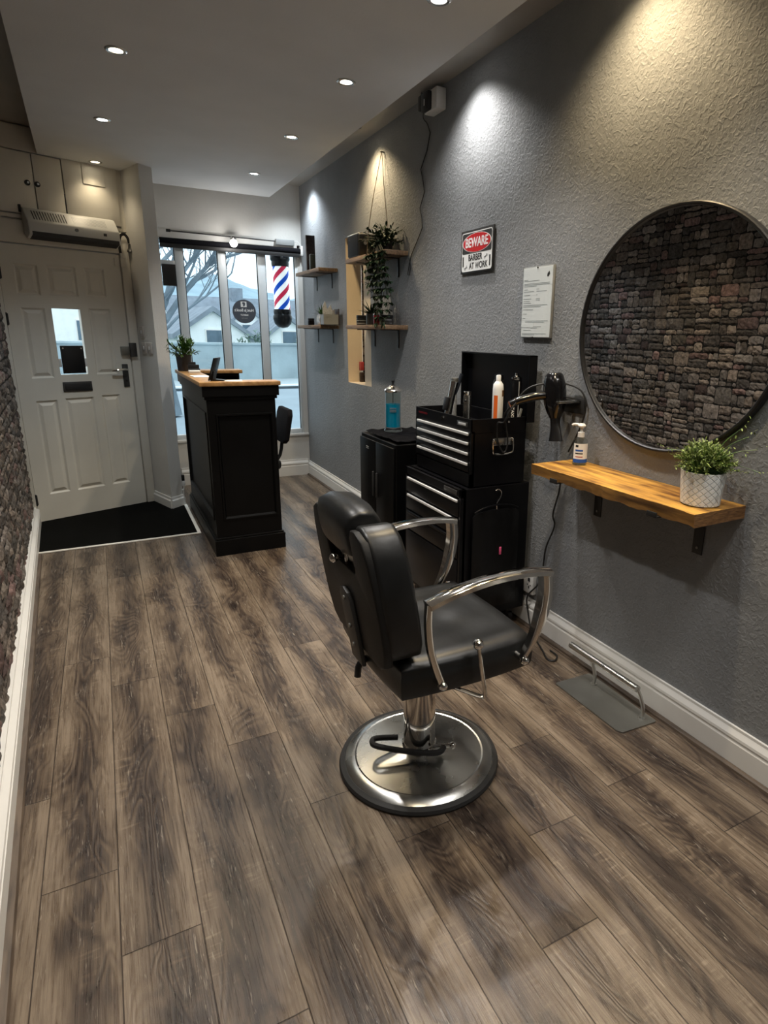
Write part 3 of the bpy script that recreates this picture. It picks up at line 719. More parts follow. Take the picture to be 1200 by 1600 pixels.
# hedges over the wall
def hedge(cx, cy, w, dpt, h, label, seed):
    rng = random.Random(seed); bm = BM()
    for i in range(int(26 * w)):
        c = Vector((rng.uniform(-w / 2, w / 2), rng.uniform(-dpt / 2, dpt / 2), 0)); hh = h * (1 - .3 * abs(c.x) / (w / 2)) * rng.uniform(.7, 1)
        for k in range(14):
            p = c + Vector((rng.gauss(0, .12), rng.gauss(0, .12), hh * rng.random() ** .5)); dd = Vector((rng.gauss(0, 1), rng.gauss(0, 1), rng.gauss(.4, 1)))
            leaf(bm, p, dd, rng.uniform(.12, .28), rng.uniform(.06, .12), segs=2)
    bm.transform(Matrix.Translation((cx, cy, -.3)))
    o = obj('hedge', bm, 'hedge', origin=(cx, cy, -.3), smooth=0); return tag(o, label, 'hedge')
hedge(5.25, 25, 1.6, 1.0, 1.95, 'leafy shrub above the boundary wall, behind the middle window pane', 3)
hedge(7.5, 25.5, 1.5, 1.0, 1.85, 'leafy shrub above the boundary wall, behind the sticker pane edge', 4)
hedge(-4.5, 14.5, 4.5, 2.5, 3.4, 'tall green hedge seen through the small pane of the white door', 5)
# bare tree
def bare_tree(base, seed):
    rng = random.Random(seed); bm = BM(); t = BM()
    def branch(B, p, d, L, r, lvl):
        P = [p.copy()]; dd = d.copy(); n = 5
        for i in range(n):
            dd = (dd + Vector((rng.gauss(0, .10), rng.gauss(0, .08), rng.gauss(.03, .09)))).normalized(); P.append(P[-1] + dd * L / n)
        sweep(B, P, circ(1, 7 if lvl < 2 else 4), rad=lambda q: r * (1 - .6 * q))
        if lvl < 4:
            m = (5, 6, 4, 4)[lvl]
            for k in range(m):
                q = P[1 + int((n - .01) * (.25 + .75 * k / m))] if lvl else P[2 + k % 4]
                ax = Vector((rng.gauss(.35 if lvl < 2 else 0, .8), rng.gauss(0, .5), rng.uniform(.1, 1))).normalized()
                branch(bm, q, (dd * .55 + ax * .8).normalized(), L * rng.uniform(.5, .72), r * (.30 if lvl == 0 else .48), lvl + 1)
    root = thing('bare_tree', 'big leafless street tree with spreading branches outside the left of the shop window', 'tree', base)
    base = Vector(base)
    branch(t, base, Vector((.03, 0, 1)), 3.9, .24, 0)
    # main limbs sweeping to the right
    for q, L, r in ((1.7, 1.7, .030), (2.3, 2.0, .036), (2.9, 2.1, .04), (3.2, 1.9, .034)):
        branch(bm, base + Vector((.08, 0, q)), Vector((.72, rng.uniform(-.15, .15), .62)).normalized(), L, r, 1)
    obj('trunk', t, 'bark', root, smooth=60); obj('branches', bm, 'bark', root, smooth=60)
bare_tree((1.10, 13.6, -.2), 12)

# ================================================================ ceiling lights
def downlight(x, y, z, kind, label, group):
    t = thing('downlight', label, 'ceiling light', (x, y, z), group=group)
    bm = BM(); lathe(bm, [(.028, .004), (.030, -.004), (.040, -.006), (.046, -.003), (.047, 0)], (0, 0, 0), 24); obj('ring', bm, 'brushed', t, local=True)
    bm = BM(); lathe(bm, [(0, -.002), (.018, -.003), (.028, -.001), (.028, .004)], (0, 0, 0), 20); obj('bulb', bm, kind, t, local=True)
    return t
LBL = {0: 'recessed spotlight in the lowered ceiling nearest the window, right row', 1: 'recessed spotlight, second from the window in the right row of the lowered ceiling',
       2: 'brightest recessed spotlight of the right row, third from the window', 3: 'recessed spotlight at the very top edge of the photo, fourth of the right row',
       7: 'small warm recessed spotlight above the door heater, left row nearest the door', 8: 'cool white recessed spotlight, second from the door in the left row', 9: 'warm recessed spotlight with silver rim, third from the door in the left row'}
for i, (x, y, c) in enumerate(SOFFIT):
    if i in LBL: downlight(x, y, SOFZ, 'bulb_warm' if c is WARM else ('bulb_cool' if c is COOL else 'bulb_white'), LBL[i], 'downlights in the lowered ceiling')
for x, y, c in WASH[:4]:
    downlight(x, y, CEILZ, 'bulb_warm' if c is WARM else 'bulb_white', 'recessed wall-wash spotlight in the gap between lowered ceiling and grey wall', 'wall-wash lights in the ceiling gap')

# ================================================================ barber chair (faces the mirror wall)
CX, CY = .858, 1.712
t = thing('barber_chair', 'black leather barber chair with chrome arms on a round polished steel base', 'barber chair', (CX, CY, 0))
bm = BM(); lathe(bm, [(.262, .002), (.285, .002), (.288, .010), (.284, .020), (.270, .026), (.262, .022)], (CX, CY, 0), 64); obj('rubber_rim', bm, 'rubber', t)
bm = BM(); lathe(bm, [(.268, .012), (.266, .024), (.250, .036), (.232, .040), (.226, .038), (.12, .052), (.06, .064), (.058, .070), (0, .070)], (CX, CY, 0), 96); obj('base_disc', bm, 'brushed', t, smooth=25)
bm = BM(); lathe(bm, [(.062, .060), (.062, .075), (.058, .078), (.056, .42), (0, .42)], (CX, CY, 0), 40)
cyl(bm, (CX, CY, .40), (CX, CY, .462), .075, n=32); obj('hydraulic_column', bm, 'chrome', t)
# pump pedal: black U-shaped lever
bm = BM(); P = [(CX + .055, CY - .085, .085), (CX + .02, CY - .10, .085), (CX - .06, CY - .058, .088), (CX - .155, CY + .005, .10), (CX - .168, CY + .035, .102), (CX - .145, CY + .052, .10), (CX - .07, CY + .035, .09)]
tube(bm, P, .0105, 10, 5); pd = obj('pump_pedal', bm, 'rubber', t)
bm = BM(); cyl(bm, (CX + .02, CY - .062, .085), (CX + .085, CY - .088, .085), .007, n=12); sphere(bm, (CX + .088, CY - .09, .085), .013, 14); obj('pedal_pin', bm, 'chrome', pd)
# seat: thick cushion with rounded corners and a dished top
def cushion(x0, x1, y0, y1, z0, z1, r=.05, dish=.012, nx=26, ny=26, seed=1, bulge=.012):
    rng = random.Random(seed); bm = BM(); G = []
    def outl(a, b):
        # squircle mapping of the unit square keeps rounded plan corners
        return a, b
    for j in range(ny + 1):
        row = []
        for i in range(nx + 1):
            a, b = 2 * i / nx - 1, 2 * j / ny - 1
            k = .22; X = a * math.sqrt(1 - k * b * b / 2); Y = b * math.sqrt(1 - k * a * a / 2)
            ed = max(abs(a), abs(b)); h = -dish * (1 - ed ** 2) * 1.0
            h += -.022 * max(0, (ed - .84) / .16) ** 2.2
            x = (x0 + x1) / 2 + X * (x1 - x0) / 2; y = (y0 + y1) / 2 + Y * (y1 - y0) / 2
            h += .0035 * math.sin(x * 31 + y * 9) * (1 - ed) + .003 * math.sin(y * 43 - x * 17 + 1) * (1 - ed)
            row.append(bm.verts.new((x, y, z1 + h)))
        G.append(row)
    for j in range(ny):
        for i in range(nx): bm.faces.new((G[j][i], G[j][i + 1], G[j + 1][i + 1], G[j + 1][i]))
    loop = [G[0][i] for i in range(nx)] + [G[j][nx] for j in range(ny)] + [G[ny][i] for i in range(nx, 0, -1)] + [G[j][0] for j in range(ny, 0, -1)]
    c = Vector(((x0 + x1) / 2, (y0 + y1) / 2, 0)); prev = loop
    for f, s in ((.08, 1.012), (.20, 1.006), (.24, 1.014), (.5, 1.018), (.85, 1.010), (1, .985)):
        z = z1 - .022 - (z1 - .022 - z0) * f; cur = [bm.verts.new(((v.co.x - c.x) * s + c.x, (v.co.y - c.y) * s + c.y, z)) for v in loop]
        for i in range(len(loop)): bm.faces.new((prev[i], cur[i], cur[(i + 1) % len(loop)], prev[(i + 1) % len(loop)]))
        prev = cur
    bm.faces.new(prev[::-1]); bmesh.ops.recalc_face_normals(bm, faces=bm.faces[:])
    return bm
obj('seat', cushion(.640, 1.125, 1.405, 1.925, .468, .590), 'leather', t, smooth=60)
bm = bx((.70, 1.50, .44), (1.02, 1.85, .475), .008); obj('seat_plate', bm, 'black_satin', t)
# backrest: tilted pad with two shoulders and a slot for the headrest
YC = 1.612
def bp(y, z, n):                     # y across, z height up the back, n forward (towards +x)
    k = (z - .58) / .42; return Vector((.612 - .070 * k + n, y, z))
def backpad():
    bm = BM(); w = .245; out = []
    # half outline from bottom centre to slot
    H = [(0, .60), (.17, .60), (.215, .62), (.236, .66), (.245, .74), (.243, .84), (.232, .92), (.205, .98), (.165, 1.005), (.130, 1.000), (.108, .975), (.103, .93), (.103, .845), (.095, .832), (0, .832)]
    pts = [(YC - a, z) for a, z in H] + [(YC + a, z) for a, z in H[-2:0:-1]]
    vs, fs = prism(bm, pts, 0, .105, lambda a, b, c: bp(a, b, c)); bevel_all(bm, .026, 4, 50)
    return bm
obj('back_cushion', backpad(), 'leather', t, smooth=50)
bm = BM(); H = [(0, .575), (.17, .575), (.212, .60), (.232, .66), (.238, .74), (.236, .84), (.226, .92), (.205, .975), (.165, .995), (.130, .99), (.112, .965), (.110, .86), (.100, .850), (0, .850)]
pts = [(YC - a, z) for a, z in H] + [(YC + a, z) for a, z in H[-2:0:-1]]
prism(bm, pts, -.016, .012, lambda a, b, c: bp(a, b, c)); bevel_all(bm, .006, 2, 50); obj('back_shell', bm, 'leather_back', t, smooth=50)
# spine with bolts, headrest post and knob
bm = BM(); pts = [(YC - .045, .52), (YC + .045, .52), (YC + .045, .74), (YC + .03, .765), (YC, .775), (YC - .03, .765), (YC - .045, .74)]
prism(bm, pts, -.030, -.016, lambda a, b, c: bp(a, b, c)); bevel_all(bm, .003, 2, 50); sp = obj('spine_plate', bm, 'black_satin', t)
for z in (.58, .645, .74):
    bm = BM(); a = bp(YC, z, -.030); cyl(bm, a, a + Vector((-.005, 0, 0)), .007, n=10); obj('bolt', bm, 'steel_dull', sp)
bm = BM(); prism(bm, [(YC - .075, .835), (YC + .06, .835), (YC + .06, .93), (YC - .075, .93)], .004, .008, lambda a, b, c: bp(a, b, c)); obj('slide_plate', bm, 'brushed', t)
bm = BM(); lo = bp(YC, .80, -.002); hi = bp(YC, .97, .012); cyl(bm, lo, hi, .009, n=12); obj('headrest_post', bm, 'chrome', t)
bm = BM(); a = bp(YC + .004, .868, -.012); cyl(bm, a + Vector((-.018, 0, 0)), a + Vector((.03, 0, 0)), .006, n=10); sphere(bm, a + Vector((-.024, 0, 0)), .014, 12); obj('knob', bm, 'chrome', t)
def headpad():
    bm = BM(); n = 14; rows = []
    for j in range(n + 1):
        y = YC - .098 + .262 * j / n; e = abs(2 * j / n - 1); s = 1 - .16 * e ** 4
        prof = [(-.030, .915), (.055, .900), (.094, .920), (.108, .965), (.104, 1.03), (.085, 1.068), (.03, 1.076), (-.018, 1.058), (-.032, 1.02), (-.034, .96)]
        cx, cz = .02, .972
        rows.append([bm.verts.new(bp(y, .985 + (z - cz) * s * .90 - .040, cx + (x - cx) * s * .92 + .006)) for x, z in prof])
    for a, b in zip(rows[:-1], rows[1:]):
        for i in range(len(a)): bm.faces.new((a[i], a[(i + 1) % len(a)], b[(i + 1) % len(a)], b[i]))
    bm.faces.new(rows[0][::-1]); bm.faces.new(rows[-1]); bmesh.ops.recalc_face_normals(bm, faces=bm.faces[:]); bevel_all(bm, .008, 3, 60)
    return bm
obj('headrest', headpad(), 'leather', t, smooth=60)
# chrome arms
def arm(y, sgn, nm='armrest'):
    sec = [(-.014, -.008), (-.010, -.014), (.010, -.014), (.014, -.008), (.014, .008), (.010, .013), (-.010, .013), (-.014, .008)]
    bm = BM()
    top = smooth_path([(.712, y, .778), (.80, y, .802), (.92, y, .818), (1.04, y, .819), (1.128, y, .806)], 6)
    sweep(bm, top, [(a * 1.75, b * .8) for a, b in sec], upv=(0, 0, 1))
    fl = smooth_path([(1.116, y, .806), (1.120, y, .74), (1.106, y, .66), (1.080, y - sgn * .0, .59), (1.045, y, .530)], 6)
    sweep(bm, fl, [(a * 1.55, b * 1.3) for a, b in sec], rad=lambda q: 1.0 if q < .45 else 1.0 - .5 * (q - .45) / .55, upv=(1, 0, 0))
    rl = smooth_path([(.716, y, .782), (.714, y, .72), (.722, y, .64), (.742, y, .57), (.762, y, .515)], 6)
    sweep(bm, rl, [(a * .8, b * .7) for a, b in sec], upv=(1, 0, 0))
    a = obj(nm, bm, 'chrome', t, smooth=45)
    for x, z in ((1.048, .528), (.760, .520)):
        bm = BM(); cyl(bm, (x, y - sgn * .001, z), (x, y + sgn * .035, z), .012, n=14); sphere(bm, (x, y - sgn * .010, z), .014, 12); obj('mounting_bolt', bm, 'chrome', a)
arm(1.375, 1); arm(1.962, -1)
# side lever
bm = BM(); tube(bm, [(.880, 1.372, .615), (.893, 1.368, .53), (.904, 1.364, .452), (.895, 1.372, .442), (.84, 1.43, .455), (.79, 1.48, .465)], .0065, 10, 4); lv = obj('recline_lever', bm, 'chrome', t)
bm = BM(); sphere(bm, (.879, 1.371, .622), .017, 16); obj('lever_knob', bm, 'chrome', lv)
bm = BM(); tube(bm, [(.66, 1.66, .50), (.615, 1.655, .48), (.605, 1.65, .44)], .011, 10, 4); obj('recline_bracket', bm, 'black_plastic', t)

# ================================================================ tool cabinets
TX0, TX1, TY0, TY1 = 1.485, 1.800, 2.442, 3.035
t = thing('tool_chest', 'black metal tool chest with four silver-edged drawers and open lid, on the taller cabinet', 'tool chest', ((TX0 + TX1) / 2, (TY0 + TY1) / 2, .792))
bm = BM()
box(bm, (TX0 + .012, TY0, .792), (TX1, TY1, 1.05)); wl = .008
box(bm, (TX0, TY0, 1.05), (TX0 + wl, TY1, 1.118), .002); box(bm, (TX1 - wl, TY0, 1.05), (TX1, TY1, 1.118), .002)
box(bm, (TX0, TY0, 1.05), (TX1, TY0 + wl, 1.118), .002); box(bm, (TX0, TY1 - wl, 1.05), (TX1, TY1, 1.118), .002)
box(bm, (TX0, TY0, .792), (TX0 + .02, TY0 + .012, 1.06)); box(bm, (TX0, TY1 - .012, .792), (TX0 + .02, TY1, 1.06)); box(bm, (TX0, TY0, .792), (TX0 + .02, TY1, .855))
obj('body', bm, 'black_gloss', t, smooth=0)
bm = BM(); LX = 1.835
box(bm, (LX - .006, TY0 - .02, 1.09), (LX, TY1 + .04, 1.412), .002); box(bm, (LX - .045, TY0 - .02, 1.09), (LX, TY0 - .012, 1.412), .002); box(bm, (LX - .045, TY1 + .032, 1.09), (LX, TY1 + .04, 1.412), .002); box(bm, (LX - .045, TY0 - .02, 1.404), (LX, TY1 + .04, 1.412), .002)
obj('lid', bm, 'black_gloss', t, smooth=0)
zs = [1.048, 1.002, .953, .903]; bot = [1.010, .962, .914, .862]
for z, b in zip(zs, bot):
    dw = obj('drawer', bx((TX0 - .004, TY0 + .014, b), (TX0 + .014, TY1 - .014, z + .004), .002), 'black_gloss', t)
    obj('handle_strip', bx((TX0 - .013, TY0 + .018, z - .008), (TX0 - .002, TY1 - .035, z + .006), .003), 'alu', dw)
bm = BM(); cyl(bm, (TX0 - .006, 2.725, 1.089), (TX0 + .002, 2.725, 1.089), .011, n=18); obj('lock', bm, 'chrome', t)
bm = BM(); box(bm, (TX0 - .003, 2.475, 1.078), (TX0 + .001, 2.575, 1.100), .001); bdg = obj('badge', bm, 'dark_metal', t)
obj('badge_plate', bx((TX0 - .0045, 2.49, 1.083), (TX0 - .0028, 2.56, 1.095), .001), 'alu', bdg)
bm = BM(); box(bm, (TX0 - .001, 2.90, 1.088), (TX0 + .001, 3.0, 1.098)); obj('maker_mark', bm, 'red_dark', t)
hb = obj('side_bracket', bx((1.605, TY0 - .006, .985), (1.715, TY0 + .002, 1.022), .004), 'brushed', t)
bm = BM(); tube(bm, [(1.600, TY0 - .010, 1.012), (1.602, TY0 - .014, .962), (1.612, TY0 - .015, .948), (1.66, TY0 - .016, .944), (1.708, TY0 - .015, .950), (1.718, TY0 - .014, .966), (1.720, TY0 - .010, 1.012)], .0042, 8, 5)
for x in (1.606, 1.714): sphere(bm, (x, TY0 - .010, 1.014), .009, 12)
obj('carry_handle', bm, 'chrome', hb)
bm = BM(); sphere(bm, (1.695, TY0 - .001, 1.098), .006, 10); obj('rivet', bm, 'chrome', t)

t = thing('tool_cabinet', 'tall black rolling tool cabinet standing on the floor under the tool chest', 'tool cabinet', (1.63, 2.74, 0))
CX0, CX1, CY0, CY1 = 1.432, 1.835, 2.436, 3.055
bm = BM(); box(bm, (CX0 + .014, CY0, .10), (CX1, CY1, .785), .003); box(bm, (CX0, CY0, .10), (CX0 + .03, CY0 + .014, .785)); box(bm, (CX0, CY1 - .014, .10), (CX0 + .03, CY1, .785)); box(bm, (CX0, CY0, .742), (CX0 + .03, CY1, .785), .002)
obj('body', bm, 'black_gloss', t, smooth=0)
for a, b in ((.645, .735), (.545, .638), (.43, .538)):
    dw = obj('drawer', bx((CX0 - .004, CY0 + .016, a), (CX0 + .016, CY1 - .016, b), .002), 'black_gloss', t)
    obj('handle_strip', bx((CX0 - .013, CY0 + .020, b - .016), (CX0 - .002, CY1 - .04, b - .003), .003), 'alu' if a > .54 else 'black_gloss', dw)
dd = obj('door', bx((CX0 - .004, CY0 + .016, .13), (CX0 + .016, CY1 - .016, .422), .003), 'black_gloss', t)
bm = BM(); cyl(bm, (CX0 - .02, 2.52, .28), (CX0 - .004, 2.52, .28), .010, n=12); obj('knob', bm, 'chrome', dd)
obj('badge', bx((CX0 - .003, 2.47, .752), (CX0 + .001, 2.60, .774), .001), 'dark_metal', t)
for x in (1.49, 1.78):
    for y in (2.50, 2.99):
        bm = BM(); cyl(bm, (x - .012, y, .036), (x + .012, y, .036), .035, n=20); box(bm, (x - .02, y - .02, .04), (x + .02, y + .02, .102), .003); obj('caster', bm, 'black_plastic', t)
# garment bag on a hanger at its near side
t = thing('garment_bag', 'black bag with a pink tag hanging by a hook on the tool cabinet side', 'bag', (1.63, 2.42, .68))
def bag():
    bm = BM(); n, m = 14, 18; F, Bk = [], []
    for j in range(m + 1):
        for L_, sg in ((F, -1), (Bk, 1)):
            row = []
            for i in range(n + 1):
                a = i / n; z = .672 - .52 * j / m; e = min(1, 6 * min(a, 1 - a)) * min(1, 8 * min(j / m, 1 - j / m) + .1)
                x = 1.492 + .272 * a + (.012 if j == 0 and i in (0, n) else 0) * (1 if i == 0 else -1); th = .004 + .012 * e + .0025 * math.sin(a * 17 + j * .5)
                if j == 0: z -= .015 * abs(2 * a - 1) ** 2
                row.append(bm.verts.new((x, 2.417 + sg * min(th, .016), z)))
            L_.append(row)
    for G in (F, Bk):
        for j in range(m):
            for i in range(n): bm.faces.new((G[j][i], G[j][i + 1], G[j + 1][i + 1], G[j + 1][i]))
    for j in range(m):
        for i in (0, n): bm.faces.new((F[j][i], F[j + 1][i], Bk[j + 1][i], Bk[j][i]))
    for i in range(n):
        for j in (0, m): bm.faces.new((F[j][i], F[j][i + 1], Bk[j][i + 1], Bk[j][i]))
    bmesh.ops.recalc_face_normals(bm, faces=bm.faces[:]); return bm
obj('bag_body', bag(), 'bag', t, smooth=60)
bm = BM(); tube(bm, [(1.622, 2.420, .765), (1.640, 2.418, .772), (1.652, 2.416, .755), (1.643, 2.415, .728), (1.628, 2.415, .705), (1.628, 2.415, .672)], .0035, 8, 5); obj('hanger_hook', bm, 'chrome', t)
bm = BM(); tube(bm, [(1.50, 2.412, .668), (1.56, 2.408, .690), (1.628, 2.405, .698), (1.70, 2.408, .690), (1.755, 2.412, .668)], .004, 8, 5); obj('piping', bm, 'black_gloss', t)
obj('zip_tag', bx((1.641, 2.394, .438), (1.653, 2.399, .478), .002), 'pink', t)
# lower cabinet further along with towel and jar
t = thing('storage_cabinet', 'low black storage cabinet between the tool cabinet and the window, towel on top', 'cabinet', (1.63, 3.49, 0))
SX0, SX1, SY0, SY1, SZ = 1.432, 1.80, 3.215, 3.765, .872
bm = BM(); box(bm, (SX0 + .012, SY0, .02), (SX1, SY1, SZ), .004); obj('body', bm, 'black_paint', t, smooth=0)
dd = obj('door', bx((SX0 - .004, SY0 + .01, .05), (SX0 + .010, (SY0 + SY1) / 2 - .002, SZ - .02), .004), 'black_paint', t); obj('handle', bx((SX0 - .016, 3.455, .50), (SX0 - .004, 3.468, .66), .003), 'black_satin', dd)
dd = obj('door', bx((SX0 - .004, (SY0 + SY1) / 2 + .002, .05), (SX0 + .010, SY1 - .01, SZ - .02), .004), 'black_paint', t); obj('handle', bx((SX0 - .016, 3.512, .50), (SX0 - .004, 3.525, .66), .003), 'black_satin', dd)
bm = BM()
for z in (.79, .80): box(bm, (SX0 - .0065, 3.60, z), (SX0 - .003, 3.64, z + .004))
obj('vent_mark', bm, 'grey_plastic', t)
def towel():
    bm = BM(); n, m = 22, 26; G = []
    for j in range(m + 1):
        row = []
        for i in range(n + 1):
            a, b = i / n, j / m; x = 1.455 + .335 * a + .008 * math.sin(b * 9); y = 3.225 + .50 * b + .010 * math.sin(a * 7)
            row.append(bm.verts.new((x, y, SZ + .016 + .0035 * math.sin(a * 21 + b * 5) + .003 * math.sin(b * 33))))
        G.append(row)
    for j in range(m):
        for i in range(n): bm.faces.new((G[j][i], G[j][i + 1], G[j + 1][i + 1], G[j + 1][i]))
    r = bmesh.ops.solidify(bm, geom=bm.faces[:], thickness=.014)
    bmesh.ops.recalc_face_normals(bm, faces=bm.faces[:]); return bm
tag(obj('towel', towel(), 'fabric_black', origin=(1.62, 3.47, SZ), smooth=60), 'folded black towel lying on top of the low storage cabinet', 'towel')
JX, JY, JZ = 1.598, 3.60, SZ + .021
t = thing('disinfectant_jar', 'tall glass disinfectant jar of blue liquid with a chrome lid, standing on the black towel', 'jar', (JX, JY, JZ))
bm = BM(); lathe(bm, [(0, 0), (.058, 0), (.060, .006), (.052, .018), (.050, .03), (.050, .255), (.047, .258), (.047, .028), (0, .026)], (JX, JY, JZ), 40); obj('glass_body', bm, 'clear', t)
bm = BM(); lathe(bm, [(0, .028), (.0465, .029), (.0465, .175), (0, .175)], (JX, JY, JZ), 36); obj('blue_liquid', bm, 'blue_liquid', t)
bm = BM(); lathe(bm, [(.053, .250), (.056, .255), (.056, .262), (.045, .275), (.020, .290), (.010, .294), (0, .294)], (JX, JY, JZ), 36); ld = obj('lid', bm, 'chrome', t)
bm = BM(); lathe(bm, [(.008, .292), (.006, .302), (.011, .318), (.010, .322), (0, .322)], (JX, JY, JZ), 16); obj('knob', bm, 'black_plastic', ld)
bm = BM(); cyl(bm, (JX, JY, JZ + .175), (JX, JY, JZ + .26), .003, n=8); obj('lift_rod', bm, 'chrome', t)
bm = BM()
for z, w_ in ((.150, .030), (.138, .036), (.128, .030)):
    for k in range(-3, 4): box(bm, (JX + .0503 * math.cos(-2.0 + k * .12) - .002, JY + .0503 * math.sin(-2.0 + k * .12) - .002, JZ + z), (JX + .0503 * math.cos(-2.0 + k * .12) + .002, JY + .0503 * math.sin(-2.0 + k * .12) + .002, JZ + z + .003))
obj('measure_print', bm, 'grey_plastic', t, smooth=0)

# things standing in the open chest (tray at z 1.05)
TZ = 1.051
t = thing('hair_clipper', 'silver hair clipper leaning upright at the far end of the open tool chest', 'hair clipper', (1.56, 2.80, TZ))
bm = BM(); sweep(bm, smooth_path([(1.545, 2.80, TZ), (1.560, 2.80, 1.12), (1.575, 2.80, 1.19), (1.592, 2.80, 1.265)], 5), [(a * 1.0, b) for a, b in circ(.021, 14)], rad=lambda q: 1.05 - .25 * math.sin(q * PI) * .6, upv=(0, 1, 0)); obj('housing', bm, 'chrome', t)
obj('blade', bx((1.578, 2.785, 1.262), (1.608, 2.817, 1.285), .003), 'steel_dull', t); bm = BM(); box(bm, (1.536, 2.78, 1.12), (1.548, 2.82, 1.19), .003, rot=((1.54, 2.8, 1.15), Matrix.Rotation(.2, 3, 'Y'))); obj('switch', bm, 'black_plastic', t)
t = thing('hair_trimmer', 'grey cordless trimmer standing upright in the middle of the open tool chest', 'hair trimmer', (1.61, 2.66, TZ))
bm = BM(); lathe(bm, [(0, 0), (.018, 0), (.021, .01), (.019, .06), (.021, .13), (.019, .155), (0, .158)], (1.60, 2.68, TZ), 16); obj('housing', bm, 'brushed', t)
obj('blade', bx((1.585, 2.668, TZ + .156), (1.615, 2.692, TZ + .176), .002), 'chrome', t); bm = BM(); sphere(bm, (1.583, 2.668, TZ + .13), .007, 10); obj('button', bm, 'black_plastic', t)
t = thing('hair_trimmer', 'small white and blue trimmer behind the silver clipper in the open tool chest', 'hair trimmer', (1.64, 2.93, TZ))
bm = BM(); lathe(bm, [(0, 0), (.022, 0), (.024, .03), (.024, .12), (.016, .150), (0, .155)], (1.655, 2.93, TZ), 16); obj('housing', bm, 'foil', t)
bm = BM(); tube(bm, [(1.665, 2.93, TZ + .13), (1.69, 2.93, TZ + .19), (1.71, 2.93, TZ + .245)], .011, 8, 3); obj('blue_grip', bm, 'blue_grey', t)
def bottle(name, label, cat, x, y, z, prof, m, cap, capm, extra=None):
    t = thing(name, label, cat, (x, y, z)); bm = BM(); lathe(bm, prof, (x, y, z), 28); obj('bottle_body', bm, m, t)
    bm = BM(); lathe(bm, cap, (x, y, z), 20); obj('cap', bm, capm, t)
    return t
t = bottle('spray_bottle', 'white aerosol bottle with an orange stripe standing in the open tool chest', 'spray bottle', 1.672, 2.51, TZ,
           [(0, 0), (.025, 0), (.0265, .004), (.0265, .20), (.024, .222), (.014, .236), (0, .238)], 'white', [(.012, .236), (.012, .262), (.010, .266), (0, .266)], 'white')
bm = BM()
for k in range(9):
    a = -2.95 + k * .085; b = a + .085
    quad(bm, (1.672 + .0268 * math.cos(a), 2.51 + .0268 * math.sin(a), TZ + .01), (1.672 + .0268 * math.cos(b), 2.51 + .0268 * math.sin(b), TZ + .01), (1.672 + .0268 * math.cos(b), 2.51 + .0268 * math.sin(b), TZ + .17), (1.672 + .0268 * math.cos(a), 2.51 + .0268 * math.sin(a), TZ + .17))
obj('orange_stripe', bm, 'orange', t)
bm = BM()
for k in range(4):
    a = -1.35 + k * .16; b = a + .16
    quad(bm, (1.672 + .0269 * math.cos(a), 2.51 + .0269 * math.sin(a), TZ + .165), (1.672 + .0269 * math.cos(b), 2.51 + .0269 * math.sin(b), TZ + .165), (1.672 + .0269 * math.cos(b), 2.51 + .0269 * math.sin(b), TZ + .195), (1.672 + .0269 * math.cos(a), 2.51 + .0269 * math.sin(a), TZ + .195))
obj('brown_patch', bm, 'timber_end', t)
t = bottle('spray_can', 'dark spray can with a silver rim at the near corner of the open tool chest', 'spray can', 1.772, 2.50, TZ,
           [(0, 0), (.026, 0), (.027, .004), (.027, .235), (.024, .244), (0, .246)], 'black_gloss', [(.024, .243), (.027, .247), (.025, .255), (.010, .262), (.008, .275), (0, .276)], 'chrome')
bm = BM(); box(bm, (1.7665, 2.4715, TZ + .02), (1.7700, 2.4735, TZ + .235)); obj('silver_line', bm, 'alu', t)
bottle('spray_can', 'plain black spray can standing between the white aerosol and the silver-rimmed can', 'spray can', 1.735, 2.60, TZ,
       [(0, 0), (.030, 0), (.031, .004), (.031, .215), (.026, .235), (0, .238)], 'black_plastic', [(.022, .236), (.022, .262), (0, .266)], 'black_gloss')
t = thing('hair_product_box', 'black box with white upright lettering leaning in the near corner of the tool chest', 'box', (1.715, 2.47, TZ))
bm = BM(); box(bm, (1.708, 2.458, TZ), (1.742, 2.482, TZ + .135), .002); obj('carton', bm, 'black_plastic', t)
text('lettering', 'TAXX', .022, 'white', t, (1.725, 2.4570, TZ + .085), (0, 0, -1), (1, 0, 0), .0004)
obj('purple_stripe', (lambda b: (box(b, (1.7445, 2.458, TZ + .0), (1.7555, 2.4635, TZ + .11), rot=((1.75, 2.46, TZ), Matrix.Rotation(.28, 3, 'Y'))), b)[1])(BM()), 'grey_plastic', t)

# ================================================================ hair dryer in its wall holder
t = thing('dryer_holder', 'wall-mounted metal holder carrying the black hair dryer, right of the tool chest', 'holder', (1.86, 2.14, 1.22))
bm = BM(); box(bm, (1.862, 2.10, 1.165), (1.87, 2.24, 1.235), .003); obj('back_plate', bm, 'black_satin', t)
bm = BM(); box(bm, (1.74, 2.125, 1.216), (1.865, 2.150, 1.226), .002); box(bm, (1.74, 2.285, 1.216), (1.865, 2.31, 1.226), .002); box(bm, (1.848, 2.125, 1.216), (1.865, 2.31, 1.226), .002); obj('shelf_ring', bm, 'brushed', t)
t = thing('hair_dryer', 'black hair dryer hanging nozzle-down in the wall holder', 'hair dryer', (1.79, 2.17, 1.22))
DT = Matrix.Translation((0, .055, 0)) @ Matrix.Translation((1.79, 2.17, 1.27)) @ Matrix.Rotation(-.13, 4, 'X') @ Matrix.Translation((-1.79, -2.17, -1.27))
bm = BM(); lathe(bm, [(0, .138), (.032, .137), (.041, .127), (.051, .085), (.053, .045), (.050, .0), (.040, -.035), (.028, -.06), (.026, -.065)], (1.79, 2.17, 1.205), 32); bm.transform(DT); obj('barrel', bm, 'gloss_shell', t)
